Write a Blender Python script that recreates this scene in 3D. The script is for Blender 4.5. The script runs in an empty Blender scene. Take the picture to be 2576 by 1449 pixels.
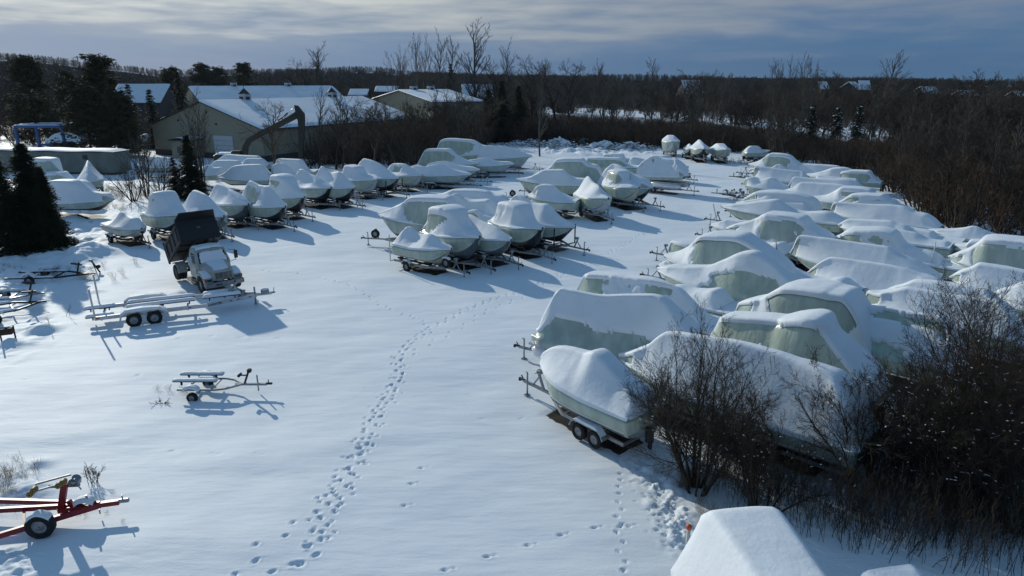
import bpy, math, random
import numpy as np
from mathutils import Vector, Matrix
R = math.radians
SC = bpy.context.scene
COL = SC.collection

# ============================ CAMERA ============================
CAM_PITCH = math.degrees(math.atan((724.5 - 208.0) / 1720.0))
cam = bpy.data.cameras.new('camera')
cam.sensor_width = 36.0
cam.lens = 36.0 * 1720.0 / 2576.0
cam.clip_start, cam.clip_end = 0.1, 6000.0
camo = bpy.data.objects.new('camera', cam)
COL.objects.link(camo)
camo.location = (0, 0, 12.0)
camo.rotation_euler = (R(90 - CAM_PITCH), 0, 0)
SC.camera = camo

# ============================ SKY + SUN ============================
SUN_EL, SUN_AZ = 22.0, 38.3            # azimuth measured from +Y towards -X
w = bpy.data.worlds.new("World")
SC.world = w
w.use_nodes = True
nt = w.node_tree
nt.nodes.clear()
N = nt.nodes.new
def lk(a, b, tree=None):
    (tree or nt).links.new(a, b)
out = N('ShaderNodeOutputWorld'); bg = N('ShaderNodeBackground')
sky = N('ShaderNodeTexSky'); sky.sky_type = 'NISHITA'; sky.sun_disc = False
sky.sun_elevation = R(SUN_EL); sky.sun_rotation = R(-SUN_AZ)
sky.air_density = 1.0; sky.dust_density = 0.6; sky.ozone_density = 2.5
tc = N('ShaderNodeTexCoord'); sep = N('ShaderNodeSeparateXYZ'); lk(tc.outputs['Generated'], sep.inputs[0])
def mth(op, a, b=None, clamp=False):
    n = N('ShaderNodeMath'); n.operation = op; n.use_clamp = clamp
    for i, v in enumerate((a, b)):
        if v is None: continue
        if hasattr(v, 'links') or hasattr(v, 'is_linked'): lk(v, n.inputs[i])
        else: n.inputs[i].default_value = v
    return n.outputs[0]
# sideways position (left near the sun = bright, right = deep blue)
sx, sy = -math.sin(R(SUN_AZ)), math.cos(R(SUN_AZ))
dotv = mth('ADD', mth('MULTIPLY', sep.outputs[0], sx), mth('MULTIPLY', sep.outputs[1], sy))
sunward = mth('POWER', mth('MAXIMUM', dotv, 0.0), 4.0)
def ramp(fac, pts):
    r = N('ShaderNodeValToRGB'); e = r.color_ramp.elements
    while len(e) < len(pts): e.new(0.5)
    for el, (p, c) in zip(e, pts): el.position = p; el.color = (*c, 1) if len(c) == 3 else c
    lk(fac, r.inputs[0]); return r.outputs[0]
def mixc(f, a, b):
    m = N('ShaderNodeMix'); m.data_type = 'RGBA'
    for i, v in ((0, f), (6, a), (7, b)):
        if hasattr(v, 'is_linked'): lk(v, m.inputs[i])
        else: m.inputs[i].default_value = v
    return m.outputs[2]
elev = mth('MULTIPLY', sep.outputs[2], 4.0, True)
clear = ramp(elev, [(0.0, (.5, 1.6, 3.3)), (0.10, (.3, 1.35, 3.2)), (0.3, (.55, 1.7, 3.7)), (1.0, (1.0, 2.3, 4.8))])
haze_l = ramp(elev, [(0.0, (1.4, 2.8, 5.2)), (0.2, (2.0, 3.2, 5.4)), (1.0, (2.0, 3.4, 5.8))])
clearc = mixc(sunward, clear, haze_l)
# layered cloud deck: stretched noise, bands that thin out towards the horizon
mp = N('ShaderNodeMapping'); mp.inputs['Scale'].default_value = (1.9, 1.9, 15.0); mp.inputs['Rotation'].default_value = (R(2.2), R(1.5), 0)
lk(tc.outputs['Generated'], mp.inputs[0])
nz = N('ShaderNodeTexNoise'); nz.inputs['Scale'].default_value = 2.2; nz.inputs['Detail'].default_value = 7.0; nz.inputs['Roughness'].default_value = 0.55; nz.inputs['Distortion'].default_value = 0.35
lk(mp.outputs[0], nz.inputs['Vector'])
mp2 = N('ShaderNodeMapping'); mp2.inputs['Scale'].default_value = (6.0, 6.0, 52.0); mp2.inputs['Rotation'].default_value = (R(1.0), R(2.5), 0)
lk(tc.outputs['Generated'], mp2.inputs[0])
nz2 = N('ShaderNodeTexNoise'); nz2.inputs['Scale'].default_value = 2.0; nz2.inputs['Detail'].default_value = 5.0
lk(mp2.outputs[0], nz2.inputs['Vector'])
base = mth('MULTIPLY', mth('SUBTRACT', sep.outputs[2], mth('SUBTRACT', 0.053, mth('MULTIPLY', sunward, 0.022))), 17.0)
cm = mth('ADD', base, mth('MULTIPLY', mth('SUBTRACT', nz.outputs[0], 0.5), 2.6))
cmask = mth('ADD', mth('MULTIPLY', cm, 0.8), 0.35, True)
smooth = N('ShaderNodeMapRange'); smooth.interpolation_type = 'SMOOTHERSTEP'; lk(cmask, smooth.inputs[0])
cdark = mixc(sunward, (1.9, 2.6, 3.9, 1), (3.3, 4.2, 5.7, 1))
cbrt = mixc(sunward, (2.9, 3.3, 4.1, 1), (9.8, 10.1, 9.3, 1))
streak = mth('MULTIPLY', mth('ADD', mth('ADD', mth('SUBTRACT', nz2.outputs[0], 0.42), mth('MULTIPLY', mth('SUBTRACT', nz.outputs[0], 0.5), 1.0)), mth('MULTIPLY', mth('SUBTRACT', sep.outputs[2], 0.065), 9.0)), 1.7, True)
ccol = mixc(streak, cdark, cbrt)
layered = mixc(smooth.outputs[0], clearc, ccol)
# above the visible band the physical sky takes over more and more
up = N('ShaderNodeMapRange'); up.inputs[1].default_value = 0.14; up.inputs[2].default_value = 0.45; lk(sep.outputs[2], up.inputs[0])
final = mixc(up.outputs[0], layered, mixc(0.78, sky.outputs[0], (1.5, 3.15, 5.4, 1)))
final = mixc(0.92, sky.outputs[0], final)
lk(final, bg.inputs[0]); bg.inputs[1].default_value = 0.085
lk(bg.outputs[0], out.inputs[0])

sl = bpy.data.lights.new('sun', 'SUN'); sl.energy = 3.1; sl.angle = R(0.6); sl.color = (1.0, 0.975, 0.86)
so = bpy.data.objects.new('sun', sl); COL.objects.link(so)
sd = Vector((-math.sin(R(SUN_AZ)) * math.cos(R(SUN_EL)), math.cos(R(SUN_AZ)) * math.cos(R(SUN_EL)), math.sin(R(SUN_EL))))
so.rotation_euler = sd.to_track_quat('Z', 'Y').to_euler()
SC.view_settings.view_transform = 'Standard'; SC.view_settings.look = 'None'
SC.view_settings.exposure = -0.12; SC.view_settings.gamma = 1.0
SC.cycles.max_bounces = 5; SC.cycles.diffuse_bounces = 3; SC.cycles.transparent_max_bounces = 4

# ============================ HELPERS ============================
rnd = random.Random(7)
def tag(o, label=None, cat=None, group=None, kind=None):
    if label: o['label'] = label
    if cat: o['category'] = cat
    if group: o['group'] = group
    if kind: o['kind'] = kind
    return o
def empty(name, loc=(0, 0, 0), rz=0.0, label=None, cat=None, group=None):
    o = bpy.data.objects.new(name, None); COL.objects.link(o)
    o.location = loc; o.rotation_euler = (0, 0, rz); o.empty_display_size = 0.3
    return tag(o, label, cat, group)
def mesh_obj(name, V, F, mat, parent=None, smooth=False, link=True):
    me = bpy.data.meshes.new(name)
    V = np.asarray(V, dtype=np.float32).reshape(-1, 3)
    if isinstance(F, np.ndarray):
        k = F.shape[1]
        me.vertices.add(len(V)); me.vertices.foreach_set('co', V.ravel())
        me.loops.add(F.size); me.loops.foreach_set('vertex_index', F.astype(np.int32).ravel())
        me.polygons.add(len(F)); me.polygons.foreach_set('loop_start', np.arange(0, F.size, k, dtype=np.int32))
        me.update(calc_edges=True)
    else:
        me.from_pydata(V.tolist(), [], F)
    if smooth is True:
        me.polygons.foreach_set('use_smooth', np.ones(len(me.polygons), dtype=bool))
    if mat: me.materials.append(mat)
    me.update()
    o = bpy.data.objects.new(name, me)
    if link: COL.objects.link(o)
    if parent: o.parent = parent
    return o
def xf(loc=(0, 0, 0), rx=0, ry=0, rz=0):
    return Matrix.Translation(loc) @ Matrix.Rotation(rz, 4, 'Z') @ Matrix.Rotation(ry, 4, 'Y') @ Matrix.Rotation(rx, 4, 'X')
class MB:
    def __init__(s): s.v = []; s.f = []; s.sm = []
    def add(s, V, F, sm=False):
        b = len(s.v); s.v += [tuple(p) for p in V]; s.f += [[b + i for i in f] for f in F]; s.sm += [sm] * len(F); return s
    def box(s, c, d, M=None, ch=0.0):
        x, y, z = d[0] / 2, d[1] / 2, d[2] / 2
        if ch <= 0:
            V = [Vector((a * x, b * y, e * z)) for a in (-1, 1) for b in (-1, 1) for e in (-1, 1)]
            F = [(0, 1, 3, 2), (4, 6, 7, 5), (0, 4, 5, 1), (2, 3, 7, 6), (0, 2, 6, 4), (1, 5, 7, 3)]
        else:
            ch = min(ch, x * .9, y * .9, z * .9); V = []; F = []
            prof = [(-x, -y + ch), (-x + ch, -y), (x - ch, -y), (x, -y + ch), (x, y - ch), (x - ch, y), (-x + ch, y), (-x, y - ch)]
            k = 1 - ch / max(x, 1e-6); k2 = 1 - ch / max(y, 1e-6)
            rings = [(-z, k, k2), (-z + ch, 1, 1), (z - ch, 1, 1), (z, k, k2)]
            for zz, a, b in rings: V += [Vector((p[0] * a, p[1] * b, zz)) for p in prof]
            for r in range(3):
                for i in range(8): F.append((r * 8 + i, r * 8 + (i + 1) % 8, r * 8 + 8 + (i + 1) % 8, r * 8 + 8 + i))
            F.append(tuple(range(7, -1, -1))); F.append(tuple(range(24, 32)))
        T = Matrix.Translation(c)
        if M is not None: T = M @ T
        return s.add([T @ p for p in V], F)
    def tube(s, p0, p1, r0, r1=None, n=8, cap=True, M=None, sm=True):
        p0, p1 = Vector(p0), Vector(p1); r1 = r0 if r1 is None else r1
        d = (p1 - p0).normalized(); a = d.orthogonal().normalized(); b = d.cross(a)
        V = []
        for p, r in ((p0, r0), (p1, r1)):
            V += [p + (a * math.cos(2 * math.pi * i / n) + b * math.sin(2 * math.pi * i / n)) * r for i in range(n)]
        if M is not None: V = [M @ q for q in V]
        s.add(V, [(i, (i + 1) % n, n + (i + 1) % n, n + i) for i in range(n)], sm)
        if cap: b0 = len(s.v) - 2 * n; s.f += [[b0 + n - 1 - i for i in range(n)], [b0 + n + i for i in range(n)]]; s.sm += [False, False]
        return s
    def bar(s, p0, p1, w, h, up=(0, 0, 1)):
        p0, p1 = Vector(p0), Vector(p1); d = (p1 - p0); L = d.length; d.normalize()
        sd_ = d.cross(Vector(up)); sd_ = sd_.normalized() if sd_.length > 1e-4 else Vector((1, 0, 0)); u = sd_.cross(d)
        V = [p + sd_ * a * w / 2 + u * b * h / 2 for p in (p0, p1) for a, b in ((-1, -1), (1, -1), (1, 1), (-1, 1))]
        return s.add(V, [(0, 3, 2, 1), (4, 5, 6, 7), (0, 1, 5, 4), (1, 2, 6, 5), (2, 3, 7, 6), (3, 0, 4, 7)])
    def lathe(s, prof, c, axis='Y', n=20, M=None, sm=True):
        V = []
        for a, r in prof:
            for i in range(n):
                t = 2 * math.pi * i / n
                q = {'Y': (r * math.cos(t), a, r * math.sin(t)), 'Z': (r * math.cos(t), r * math.sin(t), a), 'X': (a, r * math.cos(t), r * math.sin(t))}[axis]
                V.append(Vector(c) + Vector(q))
        if M is not None: V = [M @ q for q in V]
        F = [(r * n + i, r * n + (i + 1) % n, (r + 1) * n + (i + 1) % n, (r + 1) * n + i) for r in range(len(prof) - 1) for i in range(n)]
        return s.add(V, F, sm)
    def prism(s, pts, y0, y1, M=None):
        n = len(pts); V = [Vector((p[0], y, p[1])) for y in (y0, y1) for p in pts]
        if M is not None: V = [M @ q for q in V]
        return s.add(V, [tuple(range(n)), tuple(range(2 * n - 1, n - 1, -1))] + [(i, n + i, n + (i + 1) % n, (i + 1) % n) for i in range(n)])
    def build(s, name, mat, parent=None):
        o = mesh_obj(name, s.v, s.f, mat, parent)
        if any(s.sm): o.data.polygons.foreach_set('use_smooth', np.array(s.sm, dtype=bool))
        # consistent outward normals
        import bmesh
        bm = bmesh.new(); bm.from_mesh(o.data); bmesh.ops.recalc_face_normals(bm, faces=bm.faces); bm.to_mesh(o.data); bm.free()
        return o
def dup(root, loc, rz, label=None, group=None, scale=None):
    r = root.copy(); COL.objects.link(r); r.location = loc; r.rotation_euler = (0, 0, rz)
    if scale: r.scale = scale
    if label: r['label'] = label
    if group: r['group'] = group
    for ch in list(root.children):
        c = ch.copy(); COL.objects.link(c); c.parent = r
        for g in list(ch.children):
            d = g.copy(); COL.objects.link(d); d.parent = c
    return r
# ---- numpy value noise ----
def _h(ix, iy, iz, seed):
    n = (ix * 374761393 + iy * 668265263 + iz * 2147483647 + seed * 1274126177) & 0xFFFFFFFF
    n = ((n ^ (n >> 13)) * 1274126177) & 0xFFFFFFFF
    n = n ^ (n >> 16)
    return (n & 0xFFFF) / 65535.0
def vnoise(x, y, z=0.0, seed=0):
    x = np.asarray(x, float); y = np.asarray(y, float); z = np.zeros_like(x) + z
    ix, iy, iz = np.floor(x).astype(np.int64), np.floor(y).astype(np.int64), np.floor(z).astype(np.int64)
    fx, fy, fz = x - ix, y - iy, z - iz
    fx, fy, fz = [f * f * (3 - 2 * f) for f in (fx, fy, fz)]
    r = 0
    for a in (0, 1):
        for b in (0, 1):
            for c in (0, 1):
                r = r + _h(ix + a, iy + b, iz + c, seed) * (fx if a else 1 - fx) * (fy if b else 1 - fy) * (fz if c else 1 - fz)
    return r
def fbm(x, y, z=0.0, seed=0, o=3):
    s, a, t = 0, 1.0, 0
    for k in range(o):
        s = s + a * vnoise(x * 2 ** k, y * 2 ** k, np.asarray(z) * 2 ** k, seed + k * 17); t += a; a *= .5
    return s / t
def sstep(e0, e1, x):
    t = np.clip((x - e0) / (e1 - e0), 0, 1); return t * t * (3 - 2 * t)

# ============================ MATERIALS ============================
def mat(name, col, rough=.6, metal=0.0, var=0.0, vs=3.0, col2=None, bump=0.0, bs=20.0, spec=.5, coat=0.0, trans=0.0, detail=4.0, sss=0.0, stretch=None):
    m = bpy.data.materials.new(name); m.use_nodes = True
    t = m.node_tree; b = t.nodes['Principled BSDF']; L = t.links.new
    b.inputs['Base Color'].default_value = (*col, 1); b.inputs['Roughness'].default_value = rough
    b.inputs['Metallic'].default_value = metal; b.inputs['Specular IOR Level'].default_value = spec
    if coat: b.inputs['Coat Weight'].default_value = coat
    if trans: b.inputs['Transmission Weight'].default_value = trans
    if sss: b.inputs['Subsurface Weight'].default_value = sss; b.inputs['Subsurface Radius'].default_value = (.08, .1, .09)
    tcn = t.nodes.new('ShaderNodeTexCoord'); src = tcn.outputs['Object']
    if stretch:
        mpn = t.nodes.new('ShaderNodeMapping'); mpn.inputs['Scale'].default_value = stretch; L(src, mpn.inputs[0]); src = mpn.outputs[0]
    if var or col2:
        n = t.nodes.new('ShaderNodeTexNoise'); n.inputs['Scale'].default_value = vs; n.inputs['Detail'].default_value = detail; L(src, n.inputs['Vector'])
        r = t.nodes.new('ShaderNodeValToRGB'); r.color_ramp.elements[0].position = .38; r.color_ramp.elements[1].position = .64
        c2 = col2 or tuple(c * (1 - var) for c in col)
        r.color_ramp.elements[0].color = (*c2, 1); r.color_ramp.elements[1].color = (*col, 1)
        L(n.outputs[0], r.inputs[0]); L(r.outputs[0], b.inputs['Base Color'])
    if bump:
        n2 = t.nodes.new('ShaderNodeTexNoise'); n2.inputs['Scale'].default_value = bs; n2.inputs['Detail'].default_value = 5.0; L(src, n2.inputs['Vector'])
        bp = t.nodes.new('ShaderNodeBump'); bp.inputs['Strength'].default_value = bump; bp.inputs['Distance'].default_value = .03
        L(n2.outputs[0], bp.inputs['Height']); L(bp.outputs[0], b.inputs['Normal'])
    return m
M_ = {}
M_['snow'] = mat('snow', (.80, .845, .89), .62, var=.05, vs=1.2, bump=.35, bs=9.0, spec=.3)
M_['wrap'] = mat('shrink_wrap', (.47, .55, .46), .27, var=.22, vs=1.1, bump=.9, bs=3.2, spec=.5, stretch=(2.0, 2.0, .7))
M_['wrap2'] = mat('shrink_wrap_grey', (.44, .53, .48), .32, var=.25, vs=.9, bump=.9, bs=3.0, stretch=(2.2, 2.2, .8))
M_['hwhite'] = mat('gelcoat_white', (.62, .63, .6), .3, var=.12, vs=2, coat=.2)
M_['hcream'] = mat('gelcoat_cream', (.6, .58, .47), .35, var=.12, vs=2)
M_['hgrey'] = mat('bottom_paint_grey', (.13, .15, .17), .5, var=.3, vs=3)
M_['hblack'] = mat('hull_black', (.015, .016, .02), .4, var=.3, vs=3)
M_['hred'] = mat('bottom_paint_red', (.12, .02, .018), .6, var=.3, vs=3)
M_['stripe'] = mat('blue_stripe', (.03, .07, .25), .4)
M_['galv'] = mat('galvanized_steel', (.33, .35, .36), .42, metal=.6, var=.25, vs=6)
M_['alu'] = mat('aluminium', (.55, .57, .6), .35, metal=.7, var=.15, vs=5)
M_['tube'] = mat('pontoon_aluminium', (.75, .77, .8), .3, metal=.45, var=.15, vs=3)
M_['dark'] = mat('dark_steel', (.02, .02, .022), .5, metal=.2, var=.4, vs=6)
M_['rust'] = mat('rusty_steel', (.06, .035, .025), .8, var=.5, vs=8)
M_['tyre'] = mat('tyre_rubber', (.012, .012, .013), .85, var=.3, vs=15)
M_['rim'] = mat('wheel_rim', (.30, .31, .33), .4, metal=.6, var=.3, vs=10)
M_['tanrim'] = mat('dirty_rim', (.13, .105, .075), .7, var=.4, vs=10)
M_['carpet'] = mat('bunk_carpet', (.015, .015, .018), .95)
M_['redp'] = mat('red_paint', (.26, .012, .018), .4, var=.35, vs=7)
M_['redl'] = mat('red_reflector', (.25, .02, .02), .3)
M_['orange'] = mat('orange_plastic', (.6, .09, .02), .5)
M_['yellow'] = mat('amber_roller', (.28, .17, .04), .5, var=.3, vs=12)
M_['pvc'] = mat('white_pvc', (.6, .6, .57), .5)
M_['cab'] = mat('truck_white_paint', (.42, .43, .40), .4, var=.25, vs=3)
M_['chrome'] = mat('bumper_steel', (.3, .31, .32), .4, metal=.6, var=.4, vs=8)
M_['glass'] = mat('dark_glass', (.02, .03, .035), .1, spec=.6)
M_['bedm'] = mat('dump_bed_black', (.008, .009, .012), .55, var=.3, vs=3)
M_['bedg'] = mat('dump_bed_worn_grey', (.09, .085, .08), .7, var=.5, vs=5, col2=(.05, .042, .036))
M_['amber'] = mat('amber_lens', (.35, .06, .015), .3)
M_['wood'] = mat('plank', (.2, .12, .07), .8, var=.4, vs=6)
M_['wall'] = mat('tan_siding', (.29, .275, .20), .7, var=.08, vs=.4)
M_['walldark'] = mat('dark_wainscot', (.05, .045, .045), .8, var=.2)
M_['trim'] = mat('dark_roof_trim', (.03, .035, .03), .6)
M_['white'] = mat('white_panel', (.5, .53, .56), .5, var=.06, vs=1)
M_['greyside'] = mat('grey_green_siding', (.17, .2, .18), .7, var=.25, vs=.8)
M_['blue'] = mat('blue_steel', (.03, .10, .28), .45, var=.2, vs=3)
M_['exgreen'] = mat('excavator_dark_paint', (.022, .027, .020), .5, var=.4, vs=1.5)
M_['twig'] = mat('twig_brown', (.105, .08, .06), .85, var=.4, vs=2)
M_['twignear'] = mat('shrub_twig', (.075, .060, .048), .85, var=.4, vs=2)
M_['twigred'] = mat('twig_reddish', (.125, .08, .052), .85, var=.35, vs=2)
M_['twiggrey'] = mat('bark_grey', (.13, .12, .105), .85, var=.4, vs=2)
M_['twigblk'] = mat('twig_dark', (.062, .052, .044), .85, var=.4, vs=2)
M_['spruce'] = mat('spruce_needles', (.034, .052, .030), .8, var=.5, vs=1.5)
M_['farwood'] = mat('far_wood', (.05, .043, .038), .9, spec=.05)
M_['pine'] = mat('pine_needles', (.085, .080, .036), .8, var=.5, vs=1.0)
M_['weed'] = mat('dry_weed', (.22, .15, .07), .9, var=.4, vs=5)
M_['house'] = mat('house_wall', (.06, .06, .065), .8, var=.2)

for k_ in ('twig', 'twignear', 'twigred', 'twiggrey', 'twigblk', 'spruce', 'pine', 'weed'): M_[k_].node_tree.nodes['Principled BSDF'].inputs['Specular IOR Level'].default_value = .08
# corrugated siding: fine vertical ribs as bump
def ribbed(m, scale):
    t = m.node_tree; b = t.nodes['Principled BSDF']
    tcn = t.nodes.new('ShaderNodeTexCoord'); wv = t.nodes.new('ShaderNodeTexWave'); wv.inputs['Scale'].default_value = scale; wv.bands_direction = 'DIAGONAL'
    sp = t.nodes.new('ShaderNodeSeparateXYZ'); cb = t.nodes.new('ShaderNodeCombineXYZ')
    t.links.new(tcn.outputs['Object'], sp.inputs[0]); t.links.new(sp.outputs[0], cb.inputs[0]); t.links.new(sp.outputs[1], cb.inputs[1]); t.links.new(cb.outputs[0], wv.inputs[0])
    bp = t.nodes.new('ShaderNodeBump'); bp.inputs['Strength'].default_value = .5; bp.inputs['Distance'].default_value = .04
    t.links.new(wv.outputs[0], bp.inputs['Height']); t.links.new(bp.outputs[0], b.inputs['Normal'])
ribbed(M_['wall'], 1.3)

def ground_mat():
    m = bpy.data.materials.new('snow_ground'); m.use_nodes = True; t = m.node_tree; b = t.nodes['Principled BSDF']; L = t.links.new
    tcn = t.nodes.new('ShaderNodeTexCoord')
    n = t.nodes.new('ShaderNodeTexNoise'); n.inputs['Scale'].default_value = .25; n.inputs['Detail'].default_value = 6; L(tcn.outputs['Object'], n.inputs['Vector'])
    r = t.nodes.new('ShaderNodeValToRGB'); r.color_ramp.elements[0].color = (.75, .81, .865, 1); r.color_ramp.elements[1].color = (.83, .87, .91, 1); L(n.outputs[0], r.inputs[0])
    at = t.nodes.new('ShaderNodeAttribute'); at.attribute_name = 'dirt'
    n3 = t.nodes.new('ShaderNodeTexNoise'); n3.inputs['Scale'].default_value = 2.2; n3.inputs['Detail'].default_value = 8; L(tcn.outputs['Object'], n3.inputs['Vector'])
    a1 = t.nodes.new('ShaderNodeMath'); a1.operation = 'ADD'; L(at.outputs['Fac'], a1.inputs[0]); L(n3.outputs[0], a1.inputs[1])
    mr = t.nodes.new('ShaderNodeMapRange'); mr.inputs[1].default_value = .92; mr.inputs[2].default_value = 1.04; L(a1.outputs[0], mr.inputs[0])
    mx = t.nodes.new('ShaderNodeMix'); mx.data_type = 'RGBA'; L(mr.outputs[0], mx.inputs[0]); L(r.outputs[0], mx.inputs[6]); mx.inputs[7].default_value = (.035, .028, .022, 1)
    L(mx.outputs[2], b.inputs['Base Color']); b.inputs['Roughness'].default_value = .65; b.inputs['Specular IOR Level'].default_value = .3
    # wind-packed surface: stretched ripples plus fine grain
    mpn = t.nodes.new('ShaderNodeMapping'); mpn.inputs['Rotation'].default_value = (0, 0, R(-8)); mpn.inputs['Scale'].default_value = (.55, 2.2, 1); L(tcn.outputs['Object'], mpn.inputs[0])
    n4 = t.nodes.new('ShaderNodeTexNoise'); n4.inputs['Scale'].default_value = 1.4; n4.inputs['Detail'].default_value = 7; n4.inputs['Roughness'].default_value = .55; L(mpn.outputs[0], n4.inputs['Vector'])
    bp = t.nodes.new('ShaderNodeBump'); bp.inputs['Strength'].default_value = .36; bp.inputs['Distance'].default_value = .07; L(n4.outputs[0], bp.inputs['Height'])
    n5 = t.nodes.new('ShaderNodeTexNoise'); n5.inputs['Scale'].default_value = 14; n5.inputs['Detail'].default_value = 4; L(tcn.outputs['Object'], n5.inputs['Vector'])
    bp2 = t.nodes.new('ShaderNodeBump'); bp2.inputs['Strength'].default_value = .25; bp2.inputs['Distance'].default_value = .02; L(n5.outputs[0], bp2.inputs['Height']); L(bp.outputs[0], bp2.inputs['Normal'])
    L(bp2.outputs[0], b.inputs['Normal'])
    return m
M_['ground'] = ground_mat()

# ============================ PHOTO GEOMETRY AND BOAT LIST ============================
# ---- photo geometry: a pixel of the 2576x1449 view -> a place at height z ----
CAMH, FPX, HY = 12.0, 1720.0, 208.0
PITCH = math.atan((724.5 - HY) / FPX)
SP, CP = math.sin(PITCH), math.cos(PITCH)
FR = {0: (0, 0, 0.644), 1: (0, 600, 2.576), 2: (800, 500, 3.22), 3: (1380, 700, 2.5255), 4: (1600, 500, 3.22),
      5: (2200, 500, 2.576), 6: (2700, 560, 3.22), 7: (3200, 700, 3.22), 8: (2500, 900, 3.22), 9: (3200, 1000, 3.22),
      10: (2000, 1100, 2.229), 11: (2300, 1500, 1.5153), 12: (200, 1350, 2.576), 13: (0, 1750, 2.899),
      14: (250, 1050, 2.862), 15: (580, 820, 4.14), 16: (0, 100, 2.576), 17: (1000, 100, 2.576), 18: (2000, 100, 2.576),
      19: (3000, 100, 2.576), 20: (0, 480, 2.862), 21: (0, 950, 3.677)}
def dd(fr, x, y):
    ox, oy, s = FR[fr]
    return (ox + x / s) * 0.644, (oy + y / s) * 0.644
def ray(x, y):
    dy = y - 724.5
    return x - 1288.0, FPX * CP - dy * SP, dy * CP + FPX * SP
def P(x, y, z=0.0, fr=0):
    x, y = dd(fr, x, y)
    rx, rf, dn = ray(x, y)
    t = (CAMH - z) / dn
    return rx * t, rf * t
def on_plane(bx, by, ax, ay, x, y):
    """point of the ray through (x,y) on the upright plane through (bx,by) along (ax,ay) -> (s, height)"""
    rx, rf, dn = ray(x, y)
    det = rx * (-ay) + ax * rf
    t = (bx * (-ay) + ax * by) / det
    s = (rx * by - rf * bx) / det
    return s, CAMH - dn * t
def z_at(px, py, y):
    """height above (px,py) seen at picture row y"""
    rx, rf, dn = ray(1288, y)
    return CAMH - dn * py / rf
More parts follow.
